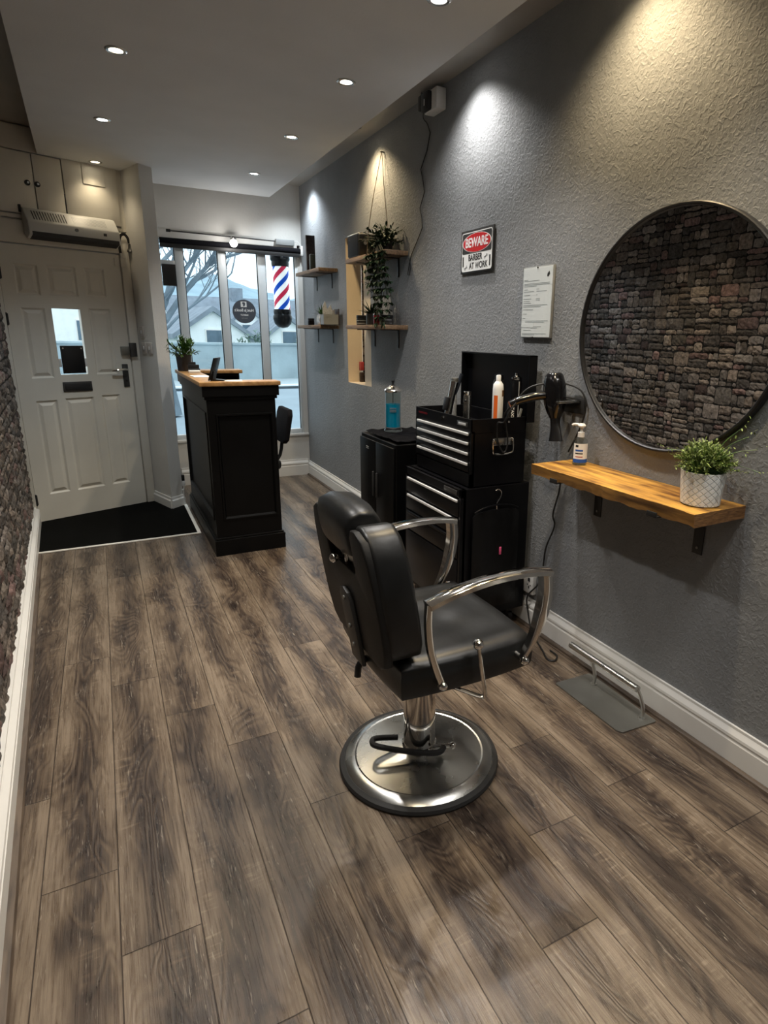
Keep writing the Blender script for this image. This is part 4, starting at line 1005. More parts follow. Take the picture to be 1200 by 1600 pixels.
bm = BM(); P = [(.024, -.06), (.022, -.09), (.026, -.12), (.034, -.17)]; vs = lathe(bm, P, (0, 0, 0), 28)
for v in vs:
    if v.co.z < -.1: v.co.y *= 1.3; v.co.x *= .6
    v.co += Vector((1.79, 2.17, 1.205))
bm.transform(DT); obj('nozzle', bm, 'black_plastic', t)
bm = BM(); sweep(bm, smooth_path([(1.77, 2.18, 1.245), (1.71, 2.20, 1.243), (1.64, 2.23, 1.228), (1.595, 2.25, 1.210)], 5), circ(.021, 14), rad=lambda q: 1.05 - .25 * q); bm.transform(DT); hd = obj('handle', bm, 'gloss_shell', t)
bm = BM()
for z in (1.235, 1.218): sphere(bm, (1.612, 2.228, z), .005, 8)
bm.transform(DT); obj('button', bm, 'chrome', hd)
bm = BM()
for k in range(10):
    a = k * 2 * PI / 10; sphere(bm, (1.79 + .020 * math.cos(a), 2.17 + .020 * math.sin(a), 1.340), .004, 8)
bm.transform(DT); obj('air_grille', bm, 'black_satin', t)
bm = BM(); tube(bm, [(1.595, 2.25, 1.21), (1.572, 2.262, 1.17), (1.570, 2.30, 1.12), (1.602, 2.40, 1.10), (1.622, 2.425, 1.02), (1.648, 2.424, .965), (1.668, 2.424, .955), (1.682, 2.424, 1.0), (1.672, 2.428, 1.08), (1.640, 2.40, 1.14), (1.66, 2.33, 1.22), (1.70, 2.29, 1.275), (1.77, 2.25, 1.295), (1.835, 2.20, 1.295), (1.855, 2.12, 1.27), (1.857, 2.085, 1.21), (1.857, 2.10, 1.13), (1.857, 2.14, 1.05), (1.857, 2.18, .985)], .0042, 8, 6)
tag(obj('power_cord', bm, 'cord', origin=(1.62, 2.3, 1.1)), 'black hair dryer cord looping over the tool chest and down to the timber shelf', 'cable')
bm = BM(); tube(bm, [(1.858, 2.225, .935), (1.858, 2.222, .86), (1.858, 2.228, .78), (1.858, 2.262, .66), (1.858, 2.245, .60), (1.858, 2.300, .47), (1.858, 2.315, .34), (1.850, 2.335, .26), (1.836, 2.40, .17), (1.836, 2.385, .08), (1.82, 2.33, .012), (1.79, 2.26, .008), (1.745, 2.135, .007), (1.715, 2.06, .007), (1.735, 2.03, .007), (1.775, 2.06, .007), (1.78, 2.12, .007)], .0042, 8, 6)
tag(obj('power_cord', bm, 'cord', origin=(1.858, 2.3, .4)), 'black cord running down the wall below the timber shelf to a loop on the floor', 'cable')
t = thing('wall_socket', 'white double wall socket low on the wall behind the chair arm', 'socket', (1.86, 2.44, .24))
obj('face_plate', bx((1.842, 2.368, .185), (1.869, 2.51, .292), .006), 'white_plastic', t)
bm = BM()
for y in (2.40, 2.475):
    box(bm, (1.8405, y - .004, .215), (1.8425, y + .004, .23)); box(bm, (1.8405, y - .016, .232), (1.8425, y - .008, .238)); box(bm, (1.8405, y + .008, .232), (1.8425, y + .016, .238))
    box(bm, (1.838, y - .008, .255), (1.8425, y + .008, .275), .001)
obj('socket_holes', bm, 'ink', t)

# ================================================================ footrest
t = thing('footrest', 'stainless steel footrest with a raised bar lying on the floor by the skirting', 'footrest', (1.71, 1.66, 0))
bm = BM(); prism(bm, [(1.618, 1.495), (1.63, 1.472), (1.80, 1.462), (1.806, 1.468), (1.812, 1.86), (1.806, 1.868), (1.625, 1.875), (1.617, 1.868)], .001, .006); obj('plate', bm, 'steel_dull', t, smooth=0)
bm = BM(); cyl(bm, (1.755, 1.945, .128), (1.755, 1.530, .128), .0145, n=20); br = obj('foot_bar', bm, 'brushed', t)
for y, yy in ((1.79, 1.815), (1.505, 1.535)):
    bm = BM(); tube(bm, [(1.765, y, .004), (1.768, y, .05), (1.766, (y + yy) / 2, .09), (1.757, yy, .126)], .0085, 10, 5); cyl(bm, (1.765, y, .004), (1.765, y, .010), .014, n=14); obj('support', bm, 'brushed', t)

# ================================================================ timber shelf, sanitiser, potted plant, mirror
t = thing('timber_shelf', 'thick warm-stained timber shelf on black iron brackets under the round mirror', 'shelf', (1.745, 1.695, .93))
def plank():
    bm = BM(); n = 40; rng = random.Random(3)
    A, B_, C_, D_ = [], [], [], []
    for i in range(n + 1):
        y = 1.258 + .877 * i / n; w1 = .004 * math.sin(i * .9) + rng.uniform(-.003, .002)
        xf = 1.612 + .002 * math.sin(i * .33) + rng.uniform(-.0012, .0012)
        A.append(bm.verts.new((1.869, y, .957))); B_.append(bm.verts.new((xf, y, .957 + rng.uniform(-.0012, .0006)))); C_.append(bm.verts.new((xf + .004 + rng.uniform(0, .004), y, .912 + max(-.002, w1)))); D_.append(bm.verts.new((1.869, y, .912)))
    for a, b in ((A, B_), (B_, C_), (C_, D_), (D_, A)):
        for i in range(n): bm.faces.new((a[i], a[i + 1], b[i + 1], b[i])).material_index = 2 if a is B_ else 0
    f1 = bm.faces.new((A[0], B_[0], C_[0], D_[0])); f2 = bm.faces.new((A[-1], B_[-1], C_[-1], D_[-1])); f1.material_index = f2.material_index = 1
    bmesh.ops.recalc_face_normals(bm, faces=bm.faces[:]); return bm
obj('board', plank(), ['timber', 'timber_end', 'timber_edge'], t, smooth=30)
for y in (1.965, 1.425):
    bm = BM(); box(bm, (1.864, y - .022, .728), (1.869, y + .022, .912), .001); box(bm, (1.604, y - .022, .906), (1.869, y + .022, .911), .001); box(bm, (1.602, y - .022, .906), (1.607, y + .022, .925), .001); b = obj('bracket', bm, 'iron', t)
    bm = BM(); cyl(bm, (1.864, y, .752), (1.861, y, .752), .005, n=10); obj('screw', bm, 'steel_dull', b)
SH = .958
t = thing('hand_sanitiser', 'clear pump bottle of hand sanitiser with white and blue label on the timber shelf', 'pump bottle', (1.80, 2.035, SH))
bm = BM(); lathe(bm, [(0, 0), (.030, 0), (.032, .004), (.032, .095), (.029, .110), (.014, .122), (.013, .130)], (1.80, 2.035, SH), 28); obj('bottle_body', bm, 'clear', t)
bm = BM(); lathe(bm, [(0, .003), (.029, .004), (.029, .09), (0, .09)], (1.80, 2.035, SH), 24); obj('gel', bm, M['clear'], t)
def band(x, y, r, z0, z1, a0, a1, n=14):
    bm = BM()
    for k in range(n):
        a = a0 + (a1 - a0) * k / n; b = a0 + (a1 - a0) * (k + 1) / n
        quad(bm, (x + r * math.cos(a), y + r * math.sin(a), z0), (x + r * math.cos(b), y + r * math.sin(b), z0), (x + r * math.cos(b), y + r * math.sin(b), z1), (x + r * math.cos(a), y + r * math.sin(a), z1))
    return bm
lb = obj('label', band(1.80, 2.035, .0325, SH + .012, SH + .096, -3.3, -1.0), 'white', t)
obj('blue_band', band(1.80, 2.035, .0328, SH + .012, SH + .028, -3.3, -1.0), 'blue', lb); obj('red_line', band(1.80, 2.035, .0328, SH + .036, SH + .040, -2.9, -1.9), 'red', lb)
obj('logo', band(1.80, 2.035, .0328, SH + .080, SH + .090, -2.95, -2.55), 'blue_grey', lb); obj('print_line', band(1.80, 2.035, .0328, SH + .062, SH + .070, -2.95, -1.9), 'blue', lb); obj('print_line', band(1.80, 2.035, .0328, SH + .050, SH + .055, -2.95, -1.9), 'blue_grey', lb)
bm = BM(); lathe(bm, [(.015, .122), (.015, .142), (.007, .144), (.007, .166), (0, .166)], (1.80, 2.035, SH), 20); lathe(bm, [(0, .164), (.016, .165), (.018, .172), (.012, .180), (0, .181)], (1.80, 2.035, SH), 20)
tube(bm, [(1.80, 2.035, SH + .173), (1.785, 2.06, SH + .175), (1.778, 2.072, SH + .170)], .0055, 8, 3); obj('pump', bm, 'white_plastic', t)
PX, PY = 1.742, 1.345
t = thing('potted_plant', 'bushy light green plant in a white quilted pot on the timber shelf', 'potted plant', (PX, PY, SH))
bm = BM(); lathe(bm, [(0, .0), (.058, .0), (.064, .004), (.0735, .112), (.0735, .116), (.070, .116), (.0685, .10), (0, .095)], (0, 0, 0), 48, uvname='wrap'); bm.transform(Matrix.Translation((PX, PY, SH))); obj('pot', bm, 'quilt', t, smooth=50)
bm = BM(); lathe(bm, [(0, .098), (.068, .100)], (PX, PY, SH), 24); obj('soil', bm, 'soil', t)
rng = random.Random(11); bm = BM(); sm_ = BM()
for i in range(330):
    th = rng.uniform(0, 2 * PI); ph = rng.random() ** .6; r0 = rng.uniform(0, .055); b0 = Vector((PX + r0 * math.cos(th), PY + r0 * math.sin(th), SH + .10))
    el = math.radians(rng.uniform(5, 85)); R_ = rng.uniform(.065, .112); tip = Vector((PX + math.cos(th) * math.cos(el) * R_ * 1.05, PY + math.sin(th) * math.cos(el) * R_ * 1.05, SH + .112 + math.sin(el) * R_ * .95))
    if tip.x > 1.862: tip.x = 1.862
    mid = (b0 + tip) / 2 + Vector((0, 0, .018)); tube(sm_, [b0, mid, tip], .0008, 3, 2)
    for k in range(13):
        q = rng.uniform(.35, 1.05); p = b0.lerp(mid, q * 2) if q < .5 else mid.lerp(tip, (q - .5) * 2)
        d_ = (tip - b0).normalized() + Vector((rng.gauss(0, .8), rng.gauss(0, .8), rng.gauss(.1, .6))); leaf(bm, p, d_, rng.uniform(.009, .016), rng.uniform(.004, .007), segs=2)
for e in ((1.80, 1.20, 1.165), (1.76, 1.215, 1.205), (1.82, 1.20, 1.09), (1.70, 1.475, 1.13), (1.79, 1.26, 1.225)):
    e = Vector(e); b0 = Vector((PX, PY, SH + .12)); tube(sm_, [b0, (b0 + e) / 2 + Vector((0, 0, .02)), e], .0011, 4, 4)
    for k in range(8): leaf(bm, b0.lerp(e, .7 + .3 * k / 4), Vector((rng.gauss(0, 1), rng.gauss(0, 1), rng.gauss(0, 1))), .012, .006, segs=2)
obj('foliage', bm, 'leaf_bright', t, smooth=0); obj('stems', sm_, 'leaf_green', t)
MY, MZ, MRY, MRZ = 1.662, 1.522, .470, .437
t = thing('round_mirror', 'large round mirror with a thin black frame on the grey wall, reflecting stone wallpaper', 'mirror', (1.85, MY, MZ))
R_ = .452
bm = BM(); prof = [(R_ - .006, -.004), (R_ - .006, .022), (R_ - .002, .026), (R_ + .004, .026), (R_ + .008, .022), (R_ + .008, -.004)]
rings = []
n = 96
for r, h in prof: rings.append([bm.verts.new((1.868 - .006 - h, MY + r * math.cos(2 * PI * i / n) * MRY / R_, MZ + r * math.sin(2 * PI * i / n) * MRZ / R_)) for i in range(n)])
for a, b in zip(rings, rings[1:] + rings[:1]):
    for i in range(n): bm.faces.new((a[i], a[(i + 1) % n], b[(i + 1) % n], b[i]))
bmesh.ops.recalc_face_normals(bm, faces=bm.faces[:]); obj('frame', bm, 'black_plastic', t, smooth=40)
bm = BM(); bm.faces.new([bm.verts.new((1.848, MY + MRY * .99 * math.cos(2 * PI * i / n), MZ + MRZ * .99 * math.sin(2 * PI * i / n))) for i in range(n)]); obj('mirror_glass', bm, 'mirror', t, smooth=0)

# ================================================================ sign and certificate
t = thing('warning_sign', 'red, black and white metal sign reading BEWARE BARBER AT WORK', 'sign', (1.865, 3.06, 1.95))
SY_A, SY_B, SZ_A, SZ_B = 3.225, 2.888, 1.835, 2.060   # left/right edge, bottom/top
bm = BM(); box(bm, (1.858, SY_B, SZ_A), (1.866, SY_A, SZ_B), .002); obj('plate', bm, 'black_satin', t)
def rrect(y0, y1, z0, z1, r, x, n=6):
    bm = BM(); pts = []
    for cy_, cz_, a0 in ((y1 - r, z1 - r, 0), (y0 + r, z1 - r, 90), (y0 + r, z0 + r, 180), (y1 - r, z0 + r, 270)):
        for k in range(n + 1): a = math.radians(a0 + 90 * k / n); pts.append((cy_ + r * math.cos(a), cz_ + r * math.sin(a)))
    prism(bm, pts, x, 1.858, lambda a, b, c: Vector((c, a, b))); return bm
obj('white_panel', rrect(SY_B + .012, SY_A - .012, SZ_A + .010, SZ_B - .012, .015, 1.8572), 'white', t, smooth=0)
obj('black_panel', rrect(SY_B + .017, SY_A - .017, SZ_A + .103, SZ_B - .017, .010, 1.8566), 'ink', t, smooth=0)
ZC = (SZ_A + .103 + SZ_B - .017) / 2; YCn = (SY_A + SY_B) / 2
for nm, rr, x, m_ in (('oval_rim', 1.0, 1.8561, 'white'), ('red_oval', .955, 1.8556, 'sign_red')):
    bm = BM(); prism(bm, [(YCn + .148 * rr * math.cos(2 * PI * i / 48), ZC + .050 * rr * math.sin(2 * PI * i / 48)) for i in range(48)], x, 1.857, lambda a, b, c: Vector((c, a, b))); obj(nm, bm, m_, t, smooth=0)
text('lettering', 'BEWARE', .066, 'white', t, (1.8553, YCn, ZC), (0, -1, 0), (0, 0, 1), sx=.92)
text('lettering', 'BARBER', .046, 'ink', t, (1.8569, YCn + .012, SZ_A + .079), (0, -1, 0), (0, 0, 1), sx=.90)
text('lettering', 'AT WORK', .046, 'ink', t, (1.8569, YCn - .022, SZ_A + .036), (0, -1, 0), (0, 0, 1), sx=.88)
for y, z0, z1 in ((SY_A - .028, 1.872, 1.925), (SY_B + .030, 1.862, 1.915)):
    bm = BM(); box(bm, (1.8562, y - .006, z0), (1.8575, y + .006, z1)); obj('razor_mark', bm, 'ink', t)
for y, z in ((SY_B + .070, 1.912), (SY_A - .058, 1.866)):
    bm = BM()
    for s in (-.3, .3): box(bm, (1.8563, y - .018, z - .002), (1.8573, y + .018, z + .002), rot=((1.857, y, z), Matrix.Rotation(s - .5, 3, 'X')))
    obj('scissors_mark', bm, 'ink_grey', t)
t = thing('certificate', 'white printed certificate in a clear wall holder, left of the round mirror', 'certificate', (1.86, 2.485, 1.66))
cyA, cyB, czA, czB = 2.603, 2.368, 1.494, 1.822
obj('backing', bx((1.855, cyB, czA), (1.868, cyA, czB), .002), 'grey_plastic', t)
obj('paper_sheet', bx((1.8542, cyB + .004, czA + .004), (1.8552, cyA - .004, czB - .004)), 'paper', t)
bm = BM(); quad(bm, (1.8525, cyB, czA), (1.8525, cyA, czA), (1.8525, cyA, czB), (1.8525, cyB, czB)); obj('cover_sheet', bm, 'perspex', t, smooth=0)
bm = BM(); prism(bm, [(2.402, 1.770), (2.392, 1.782), (2.396, 1.795), (2.410, 1.785), (2.412, 1.772)], 1.8536, 1.8543, lambda a, b, c: Vector((c, a, b))); obj('emblem', bm, 'ink', t, smooth=0)
bm = BM(); rng = random.Random(5)
def lines(z, y0, w_, h=.0022): box(bm, (1.8536, y0 - w_, z), (1.8543, y0, z + h))
for z, o, w_ in ((1.762, 0, .03), (1.757, 0, .12), (1.744, 0, .20), (1.738, 0, .20), (1.732, 0, .10), (1.718, 0, .03), (1.718, .1, .02), (1.708, .0, .08), (1.708, .1, .08), (1.692, 0, .05), (1.692, .1, .01), (1.675, 0, .06), (1.675, .1, .03), (1.668, .1, .03), (1.664, 0, .05), (1.655, 0, .06), (1.645, 0, .19), (1.638, 0, .14), (1.625, 0, .08), (1.605, 0, .03), (1.585, 0, .02), (1.572, .02, .18), (1.566, .02, .15), (1.553, 0, .02), (1.545, .07, .08), (1.538, .07, .05), (1.528, .01, .06), (1.512, 0, .19), (1.507, 0, .10)):
    lines(z, cyA - .014 - o, w_)
obj('printed_lines', bm, 'ink_grey', t, smooth=0)
obj('white_sticker', bx((1.8532, 2.50, 1.543), (1.8543, cyA - .004, 1.562)), 'white', t, smooth=0)
for y, z in ((2.485, czB - .006), (2.50, czA + .002)):
    bm = BM(); cyl(bm, (1.854, y, z), (1.850, y, z), .004, n=8); obj('pin', bm, 'ink', t)

# ================================================================ four small wooden wall shelves
def shelf(y0, y1, zt, label, dep=.172, th=.030, by=(.16, .60)):
    t = thing('wall_shelf', label, 'shelf', (XR - dep / 2, (y0 + y1) / 2, zt - th), group='small wooden shelves on the grey wall')
    bm = BM(); box(bm, (XR - dep, y0, zt - th), (XR - .001, y1, zt), .003); obj('board', bm, 'shelf_wood', t)
    for b in by:
        y = y0 + b; bm = BM(); box(bm, (XR - .006, y - .010, zt - th - .125), (XR - .001, y + .009, zt - th), .001)
        box(bm, (XR - dep + .03, y - .009, zt - th - .005), (XR - .001, y + .009, zt - th), .001)
        obj('bracket', bm, 'iron', t)
    return t
shelf(5.37, 6.08, 2.035, 'upper left small wooden shelf next to the window, holding two dark boxes')
shelf(5.38, 6.10, 1.562, 'lower left small wooden shelf next to the window, holding jar, pot and cards')
shelf(3.95, 4.705, 2.035, 'upper right small wooden shelf across the niche, holding the speaker and trailing plant')
shelf(3.95, 4.72, 1.558, 'lower right small wooden shelf across the niche, holding tins and a spiky plant')
S1, S2, S3, S4 = 2.036, 1.563, 2.036, 1.559
bm = BM(); box(bm, (1.715, 5.755, S1), (1.795, 5.785, S1 + .30), .003, rot=((1.75, 5.77, S1), Matrix.Rotation(0, 3, 'X'))); o = obj('box', bm, 'brown_dark', origin=(1.755, 5.77, S1)); tag(o, 'tall narrow dark brown box standing on the upper left small shelf', 'box')
bm = BM(); box(bm, (1.705, 5.615, S1), (1.75, 5.655, S1 + .125), .003); o = obj('box', bm, 'green_dark', origin=(1.73, 5.635, S1)); tag(o, 'short dark green box beside the tall brown box on the small shelf', 'box')
def jar(x, y, z, r, h, label, m='black_gloss', group=None, cat='jar', bands=()):
    t = thing('product_jar', label, cat, (x, y, z), group=group)
    bm = BM(); lathe(bm, [(0, 0), (r * .95, 0), (r, .003), (r, h * .62), (r * .93, h * .66)], (x, y, z), 24); obj('jar_body', bm, m, t)
    bm = BM(); lathe(bm, [(r * .93, h * .66), (r * 1.0, h * .68), (r * 1.0, h * .98), (r * .95, h), (0, h)], (x, y, z), 24); obj('lid', bm, 'black_plastic', t)
    for b in bands: obj('label', band(x, y, r * 1.01, z + b, z + b + .006, -3.2, -1.1), 'grey_plastic', t)
    return t
jar(1.765, 5.86, S2, .030, .062, 'small black jar alone at the window end of the lower left small shelf')
def spiky(t, x, y, z, n, L, m='leaf_green', w=.010, seed=1):
    rng = random.Random(seed); bm = BM()
    for i in range(n):
        a = rng.uniform(0, 2 * PI); e = rng.uniform(.25, 1.25); leaf(bm, (x, y, z), (math.cos(a) * math.cos(e), math.sin(a) * math.cos(e), math.sin(e)), L * rng.uniform(.7, 1.05), w, .25, 4)
    obj('leaves', bm, m, t, smooth=0)
t = thing('potted_plant', 'small spiky plant in a white geometric pot on the lower left small shelf', 'potted plant', (1.755, 5.49, S2))
bm = BM(); lathe(bm, [(0, 0), (.036, 0), (.052, .030), (.050, .06), (.040, .088), (.035, .088), (.032, .07), (0, .068)], (1.755, 5.49, S2), 8); obj('pot', bm, 'foil', t, smooth=0)
spiky(t, 1.755, 5.49, S2 + .075, 26, .11, 'leaf_green', .013, 4)
t = thing('card_holder', 'grey cardboard holder with shiny foil sachets sticking out, on the lower left small shelf', 'display box', (1.77, 5.33, S2))
bm = BM(); box(bm, (1.705, 5.385, S2), (1.815, 5.39, S2 + .085)); box(bm, (1.705, 5.30, S2), (1.71, 5.39, S2 + .085)); box(bm, (1.81, 5.385, S2), (1.815, 5.39, S2 + .085)); box(bm, (1.705, 5.385, S2), (1.83, 5.39, S2 + .09)); box(bm, (1.705, 5.29, S2), (1.835, 5.294, S2 + .088)); box(bm, (1.705, 5.29, S2), (1.835, 5.39, S2 + .004))
obj('box', bm, 'grey_plastic', t, smooth=0)
obj('side_board', bx((1.836, 5.28, S2), (1.842, 5.40, S2 + .135)), 'brown_dark', t)
rng = random.Random(8)
for k in range(4):
    bm = BM(); x = 1.725 + .028 * k; h_ = (.20, .15, .175, .14)[k]
    pts = [(x - .014, S2 + .006), (x + .014, S2 + .006), (x + .022, S2 + h_ * .7), (x + .006 + .01 * (k % 2), S2 + h_), (x - .018, S2 + h_ * .75)]
    prism(bm, pts, 5.325 + .012 * k, 5.328 + .012 * k, lambda a, b, c: Vector((a, c, b))); obj('sachet', bm, 'foil', t, smooth=0)
text('print', 'SAMPLES' if False else 'MATTE', .018, 'ink_grey', t, (1.755, 5.2885, S2 + .066), (1, 0, 0), (0, 0, 1), .0004)
# speaker
t = thing('speaker', 'dark blue-grey boxy speaker on the upper right small shelf, left of the trailing plant', 'speaker', (1.755, 4.50, S3))
bm = BM(); box(bm, (1.700, 4.42, S3), (1.835, 4.655, S3 + .155), .014, 4); obj('case', bm, 'black_plastic', t)
bm = BM(); box(bm, (1.697, 4.435, S3 + .008), (1.703, 4.64, S3 + .142), .002); g = obj('front_panel', bm, 'blue_grey', t)
obj('top_trim', bx((1.698, 4.43, S3 + .150), (1.712, 4.645, S3 + .158), .002), 'alu', t)
bm = BM(); cyl(bm, (1.696, 4.60, S3 + .122), (1.6985, 4.60, S3 + .122), .007, n=12); obj('button', bm, 'black_gloss', g)
bm = BM(); cyl(bm, (1.75, 4.421, S3 + .09), (1.75, 4.415, S3 + .09), .012, n=12); obj('side_port', bm, 'grey_plastic', t)
# trailing plant hung by strings from a wall hook
t = thing('trailing_plant', 'dark green trailing plant spilling down from the upper right small shelf', 'plant', (1.775, 4.12, S3))
bm = BM(); lathe(bm, [(0, 0), (.045, 0), (.062, .07), (.058, .07), (.05, .055), (0, .055)], (1.775, 4.13, S3), 20); obj('pot', bm, 'pot_dark', t)
rng = random.Random(21); bm = BM(); st = BM()
for i in range(70):
    a = rng.uniform(0, 2 * PI); e = rng.uniform(-.2, 1.3); L_ = rng.uniform(.08, .18); b0 = Vector((1.775, 4.13, S3 + .05))
    d_ = Vector((math.cos(a) * math.cos(e), 1.15 * math.sin(a) * math.cos(e), .85 * math.sin(e))); tip = b0 + d_ * L_
    tip.x = min(tip.x, 1.858); tube(st, [b0, (b0 + tip) / 2 + Vector((0, 0, .015)), tip], .0012, 4, 2)
    for k in range(9):
        p = b0.lerp(tip, rng.uniform(.3, 1.0)); dd_ = d_ + Vector((rng.gauss(0, .6), rng.gauss(0, .6), rng.gauss(0, .5))); leaf(bm, p, dd_, rng.uniform(.022, .036), rng.uniform(.012, .018), segs=3)
for i in range(34):
    y = rng.uniform(3.93, 4.16) if i < 24 else rng.uniform(3.97, 4.28); x0 = rng.uniform(1.69, 1.80); L_ = (rng.uniform(.22, .47) if i < 22 else rng.uniform(.08, .22))
    P = [Vector((1.775, 4.13, S3 + .06)), Vector((1.70, (4.13 + y) / 2, S3 + .05)), Vector((1.685, y, S3 - .02))]; q = P[-1].copy()
    while q.z > S3 - L_ - .02:
        q = q + Vector((rng.gauss(.004, .006), rng.gauss(-.001, .010), -.045)); q.x = min(max(q.x, 1.675), 1.84); q.x = min(q.x, 1.692) if (q.z > S4 - .04 and q.z < S4 + .01) else q.x; P.append(q.copy())
    tube(st, P, .0012, 4, 3)
    for k, p in enumerate(P[1:]):
        for s in range(3): leaf(bm, p, Vector((rng.gauss(0, .7), rng.gauss(0, 1), rng.gauss(-.5, .4))), rng.uniform(.030, .046), rng.uniform(.015, .023), segs=3)
obj('foliage', bm, 'leaf_dark', t, smooth=0); obj('stems', st, 'stem', t)
t = thing('hanging_string', 'thin brown strings hung from a wall hook down to the upper right small shelf', 'string', (1.86, 4.34, 2.71))
bm = BM(); cyl(bm, (1.869, 4.345, 2.712), (1.845, 4.345, 2.712), .004, n=8); sphere(bm, (1.845, 4.345, 2.712), .006, 8); obj('hook', bm, 'iron', t)
bm = BM(); tube(bm, [(1.85, 4.345, 2.71), (1.80, 4.375, 2.44), (1.765, 4.395, 2.20), (1.755, 4.400, 2.04)], .0026, 6, 3); tube(bm, [(1.85, 4.34, 2.71), (1.825, 4.24, 2.42), (1.80, 4.13, 2.20), (1.80, 4.12, 2.04)], .0022, 6, 3); obj('strings', bm, 'string', t)
# tins and plants on the lower right shelf
jar(1.775, 4.575, S4, .042, .072, 'black and grey banded tin at the niche end of the lower right small shelf', 'black_plastic', bands=(.010, .030))
jar(1.765, 4.085, S4, .048, .066, 'wide dark tin under the trailing leaves on the lower right small shelf', 'pot_dark', bands=(.008, .03))
t = thing('potted_plant', 'spiky dark plant in a bronze metal pot on the lower right small shelf', 'potted plant', (1.76, 4.35, S4))
bm = BM(); lathe(bm, [(0, 0), (.036, 0), (.037, .004), (.037, .078), (.034, .08), (.033, .065), (0, .063)], (1.76, 4.35, S4), 24); obj('pot', bm, 'dark_metal', t)
spiky(t, 1.76, 4.35, S4 + .07, 34, .12, 'leaf_dark', .014, 6)
t = thing('candle_tin', 'dark red glossy cylinder beside the spiky plant on the lower right small shelf', 'tin', (1.76, 4.23, S4))
bm = BM(); lathe(bm, [(0, 0), (.030, 0), (.031, .003), (.031, .072), (.029, .076), (0, .077)], (1.76, 4.23, S4), 24); obj('tin_body', bm, 'red_dark', t)
bm = BM(); lathe(bm, [(.0315, .066), (.0318, .070), (.0315, .074)], (1.76, 4.23, S4), 24); obj('rim', bm, 'chrome', t)
# in the niche
t = thing('perfume_bottle', 'small brown bottle with a white collar and red top standing in the wall niche', 'bottle', (1.965, 5.12, NZ0))
bm = BM(); box(bm, (1.960, 5.105, NZ0), (1.994, 5.145, NZ0 + .085), .008); obj('bottle_body', bm, 'brown_dark', t)
bm = BM(); box(bm, (1.966, 5.11, NZ0 + .085), (1.98, 5.135, NZ0 + .10), .003); obj('collar', bm, 'white', t)
bm = BM(); box(bm, (1.960, 5.105, NZ0 + .10), (1.994, 5.145, NZ0 + .175), .005); obj('red_top', bm, 'red', t)

# ================================================================ junction box and zig-zag wire
t = thing('junction_box', 'white electrical box with a black plug-in adapter high on the wall at the ceiling', 'electrical box', (1.82, 3.55, 2.78))
obj('housing', bx((1.805, 3.45, 2.735), (1.868, 3.60, 2.845), .006), 'white_plastic', t)
bm = BM(); box(bm, (1.780, 3.51, 2.742), (1.812, 3.60, 2.838), .008); box(bm, (1.79, 3.60, 2.765), (1.82, 3.66, 2.845), .008); ad = obj('adapter', bm, 'black_plastic', t)
obj('label', bx((1.7785, 3.55, 2.768), (1.7805, 3.558, 2.80)), 'white', ad)
bm = BM(); tube(bm, [(1.80, 3.61, 2.84), (1.805, 3.64, 2.860), (1.82, 3.67, 2.855), (1.82, 3.665, 2.80)], .004, 6, 4); obj('lead', bm, 'cord', ad)
bm = BM(); tube(bm, [(1.80, 3.60, 2.76), (1.83, 3.665, 2.74), (1.862, 3.675, 2.72), (1.866, 3.655, 2.68)], .0022, 6, 4)
sweep(bm, [(1.866, 3.655, 2.68), (1.866, 3.642, 2.665), (1.866, 3.682, 2.577), (1.866, 3.750, 2.507), (1.866, 3.765, 2.49), (1.866, 3.730, 2.41), (1.866, 3.710, 2.354), (1.866, 3.773, 2.27), (1.866, 3.745, 2.21), (1.866, 3.734, 2.153), (1.866, 3.80, 2.09), (1.866, 3.844, 2.052), (1.866, 3.90, 2.0), (1.864, 3.93, 1.93), (1.864, 3.95, 1.885), (1.864, 3.925, 1.88), (1.864, 3.90, 1.93), (1.864, 3.925, 1.985)], circ(.0028, 6))
tag(obj('wire', bm, 'cord', origin=(1.866, 3.7, 2.3)), 'thin black kinked wire running down the wall from the electrical box', 'cable')

# ================================================================ reception desk
t = thing('reception_desk', 'black panelled reception counter with a pale wood top', 'reception desk', (.77, 4.9, 0))
def panel_face(bm, o, ux, uz, w, h, p, m=.020, dpt=.012):
    """face with a recessed moulded panel p=(u0,u1,v0,v1); o origin, ux/uz axes, outward normal n"""
    ux, uz, o = Vector(ux), Vector(uz), Vector(o); n = ux.cross(uz)
    P = lambda u, v, d: o + ux * u + uz * v + n * d
    u0, u1, v0, v1 = p
    for a, b, c, d in ((0, w, 0, v0), (0, w, v1, h), (0, u0, v0, v1), (u1, w, v0, v1)): quad(bm, P(a, c, 0), P(b, c, 0), P(b, d, 0), P(a, d, 0))
    st = [(0, 0), (.002, .007), (.012, .007), (.022, -dpt), (.036, -dpt)]
    for (o1, d1), (o2, d2) in zip(st[:-1], st[1:]):
        A = [P(u0 + o1, v0 + o1, d1), P(u1 - o1, v0 + o1, d1), P(u1 - o1, v1 - o1, d1), P(u0 + o1, v1 - o1, d1)]; B = [P(u0 + o2, v0 + o2, d2), P(u1 - o2, v0 + o2, d2), P(u1 - o2, v1 - o2, d2), P(u0 + o2, v1 - o2, d2)]
        for k in range(4): quad(bm, A[k], A[(k + 1) % 4], B[(k + 1) % 4], B[k])
    o2, d2 = st[-1]; quad(bm, P(u0 + o2, v0 + o2, d2), P(u1 - o2, v0 + o2, d2), P(u1 - o2, v1 - o2, d2), P(u0 + o2, v1 - o2, d2))
DX0, DX1, DY0, DY1 = .560, 1.000, 4.215, 5.585
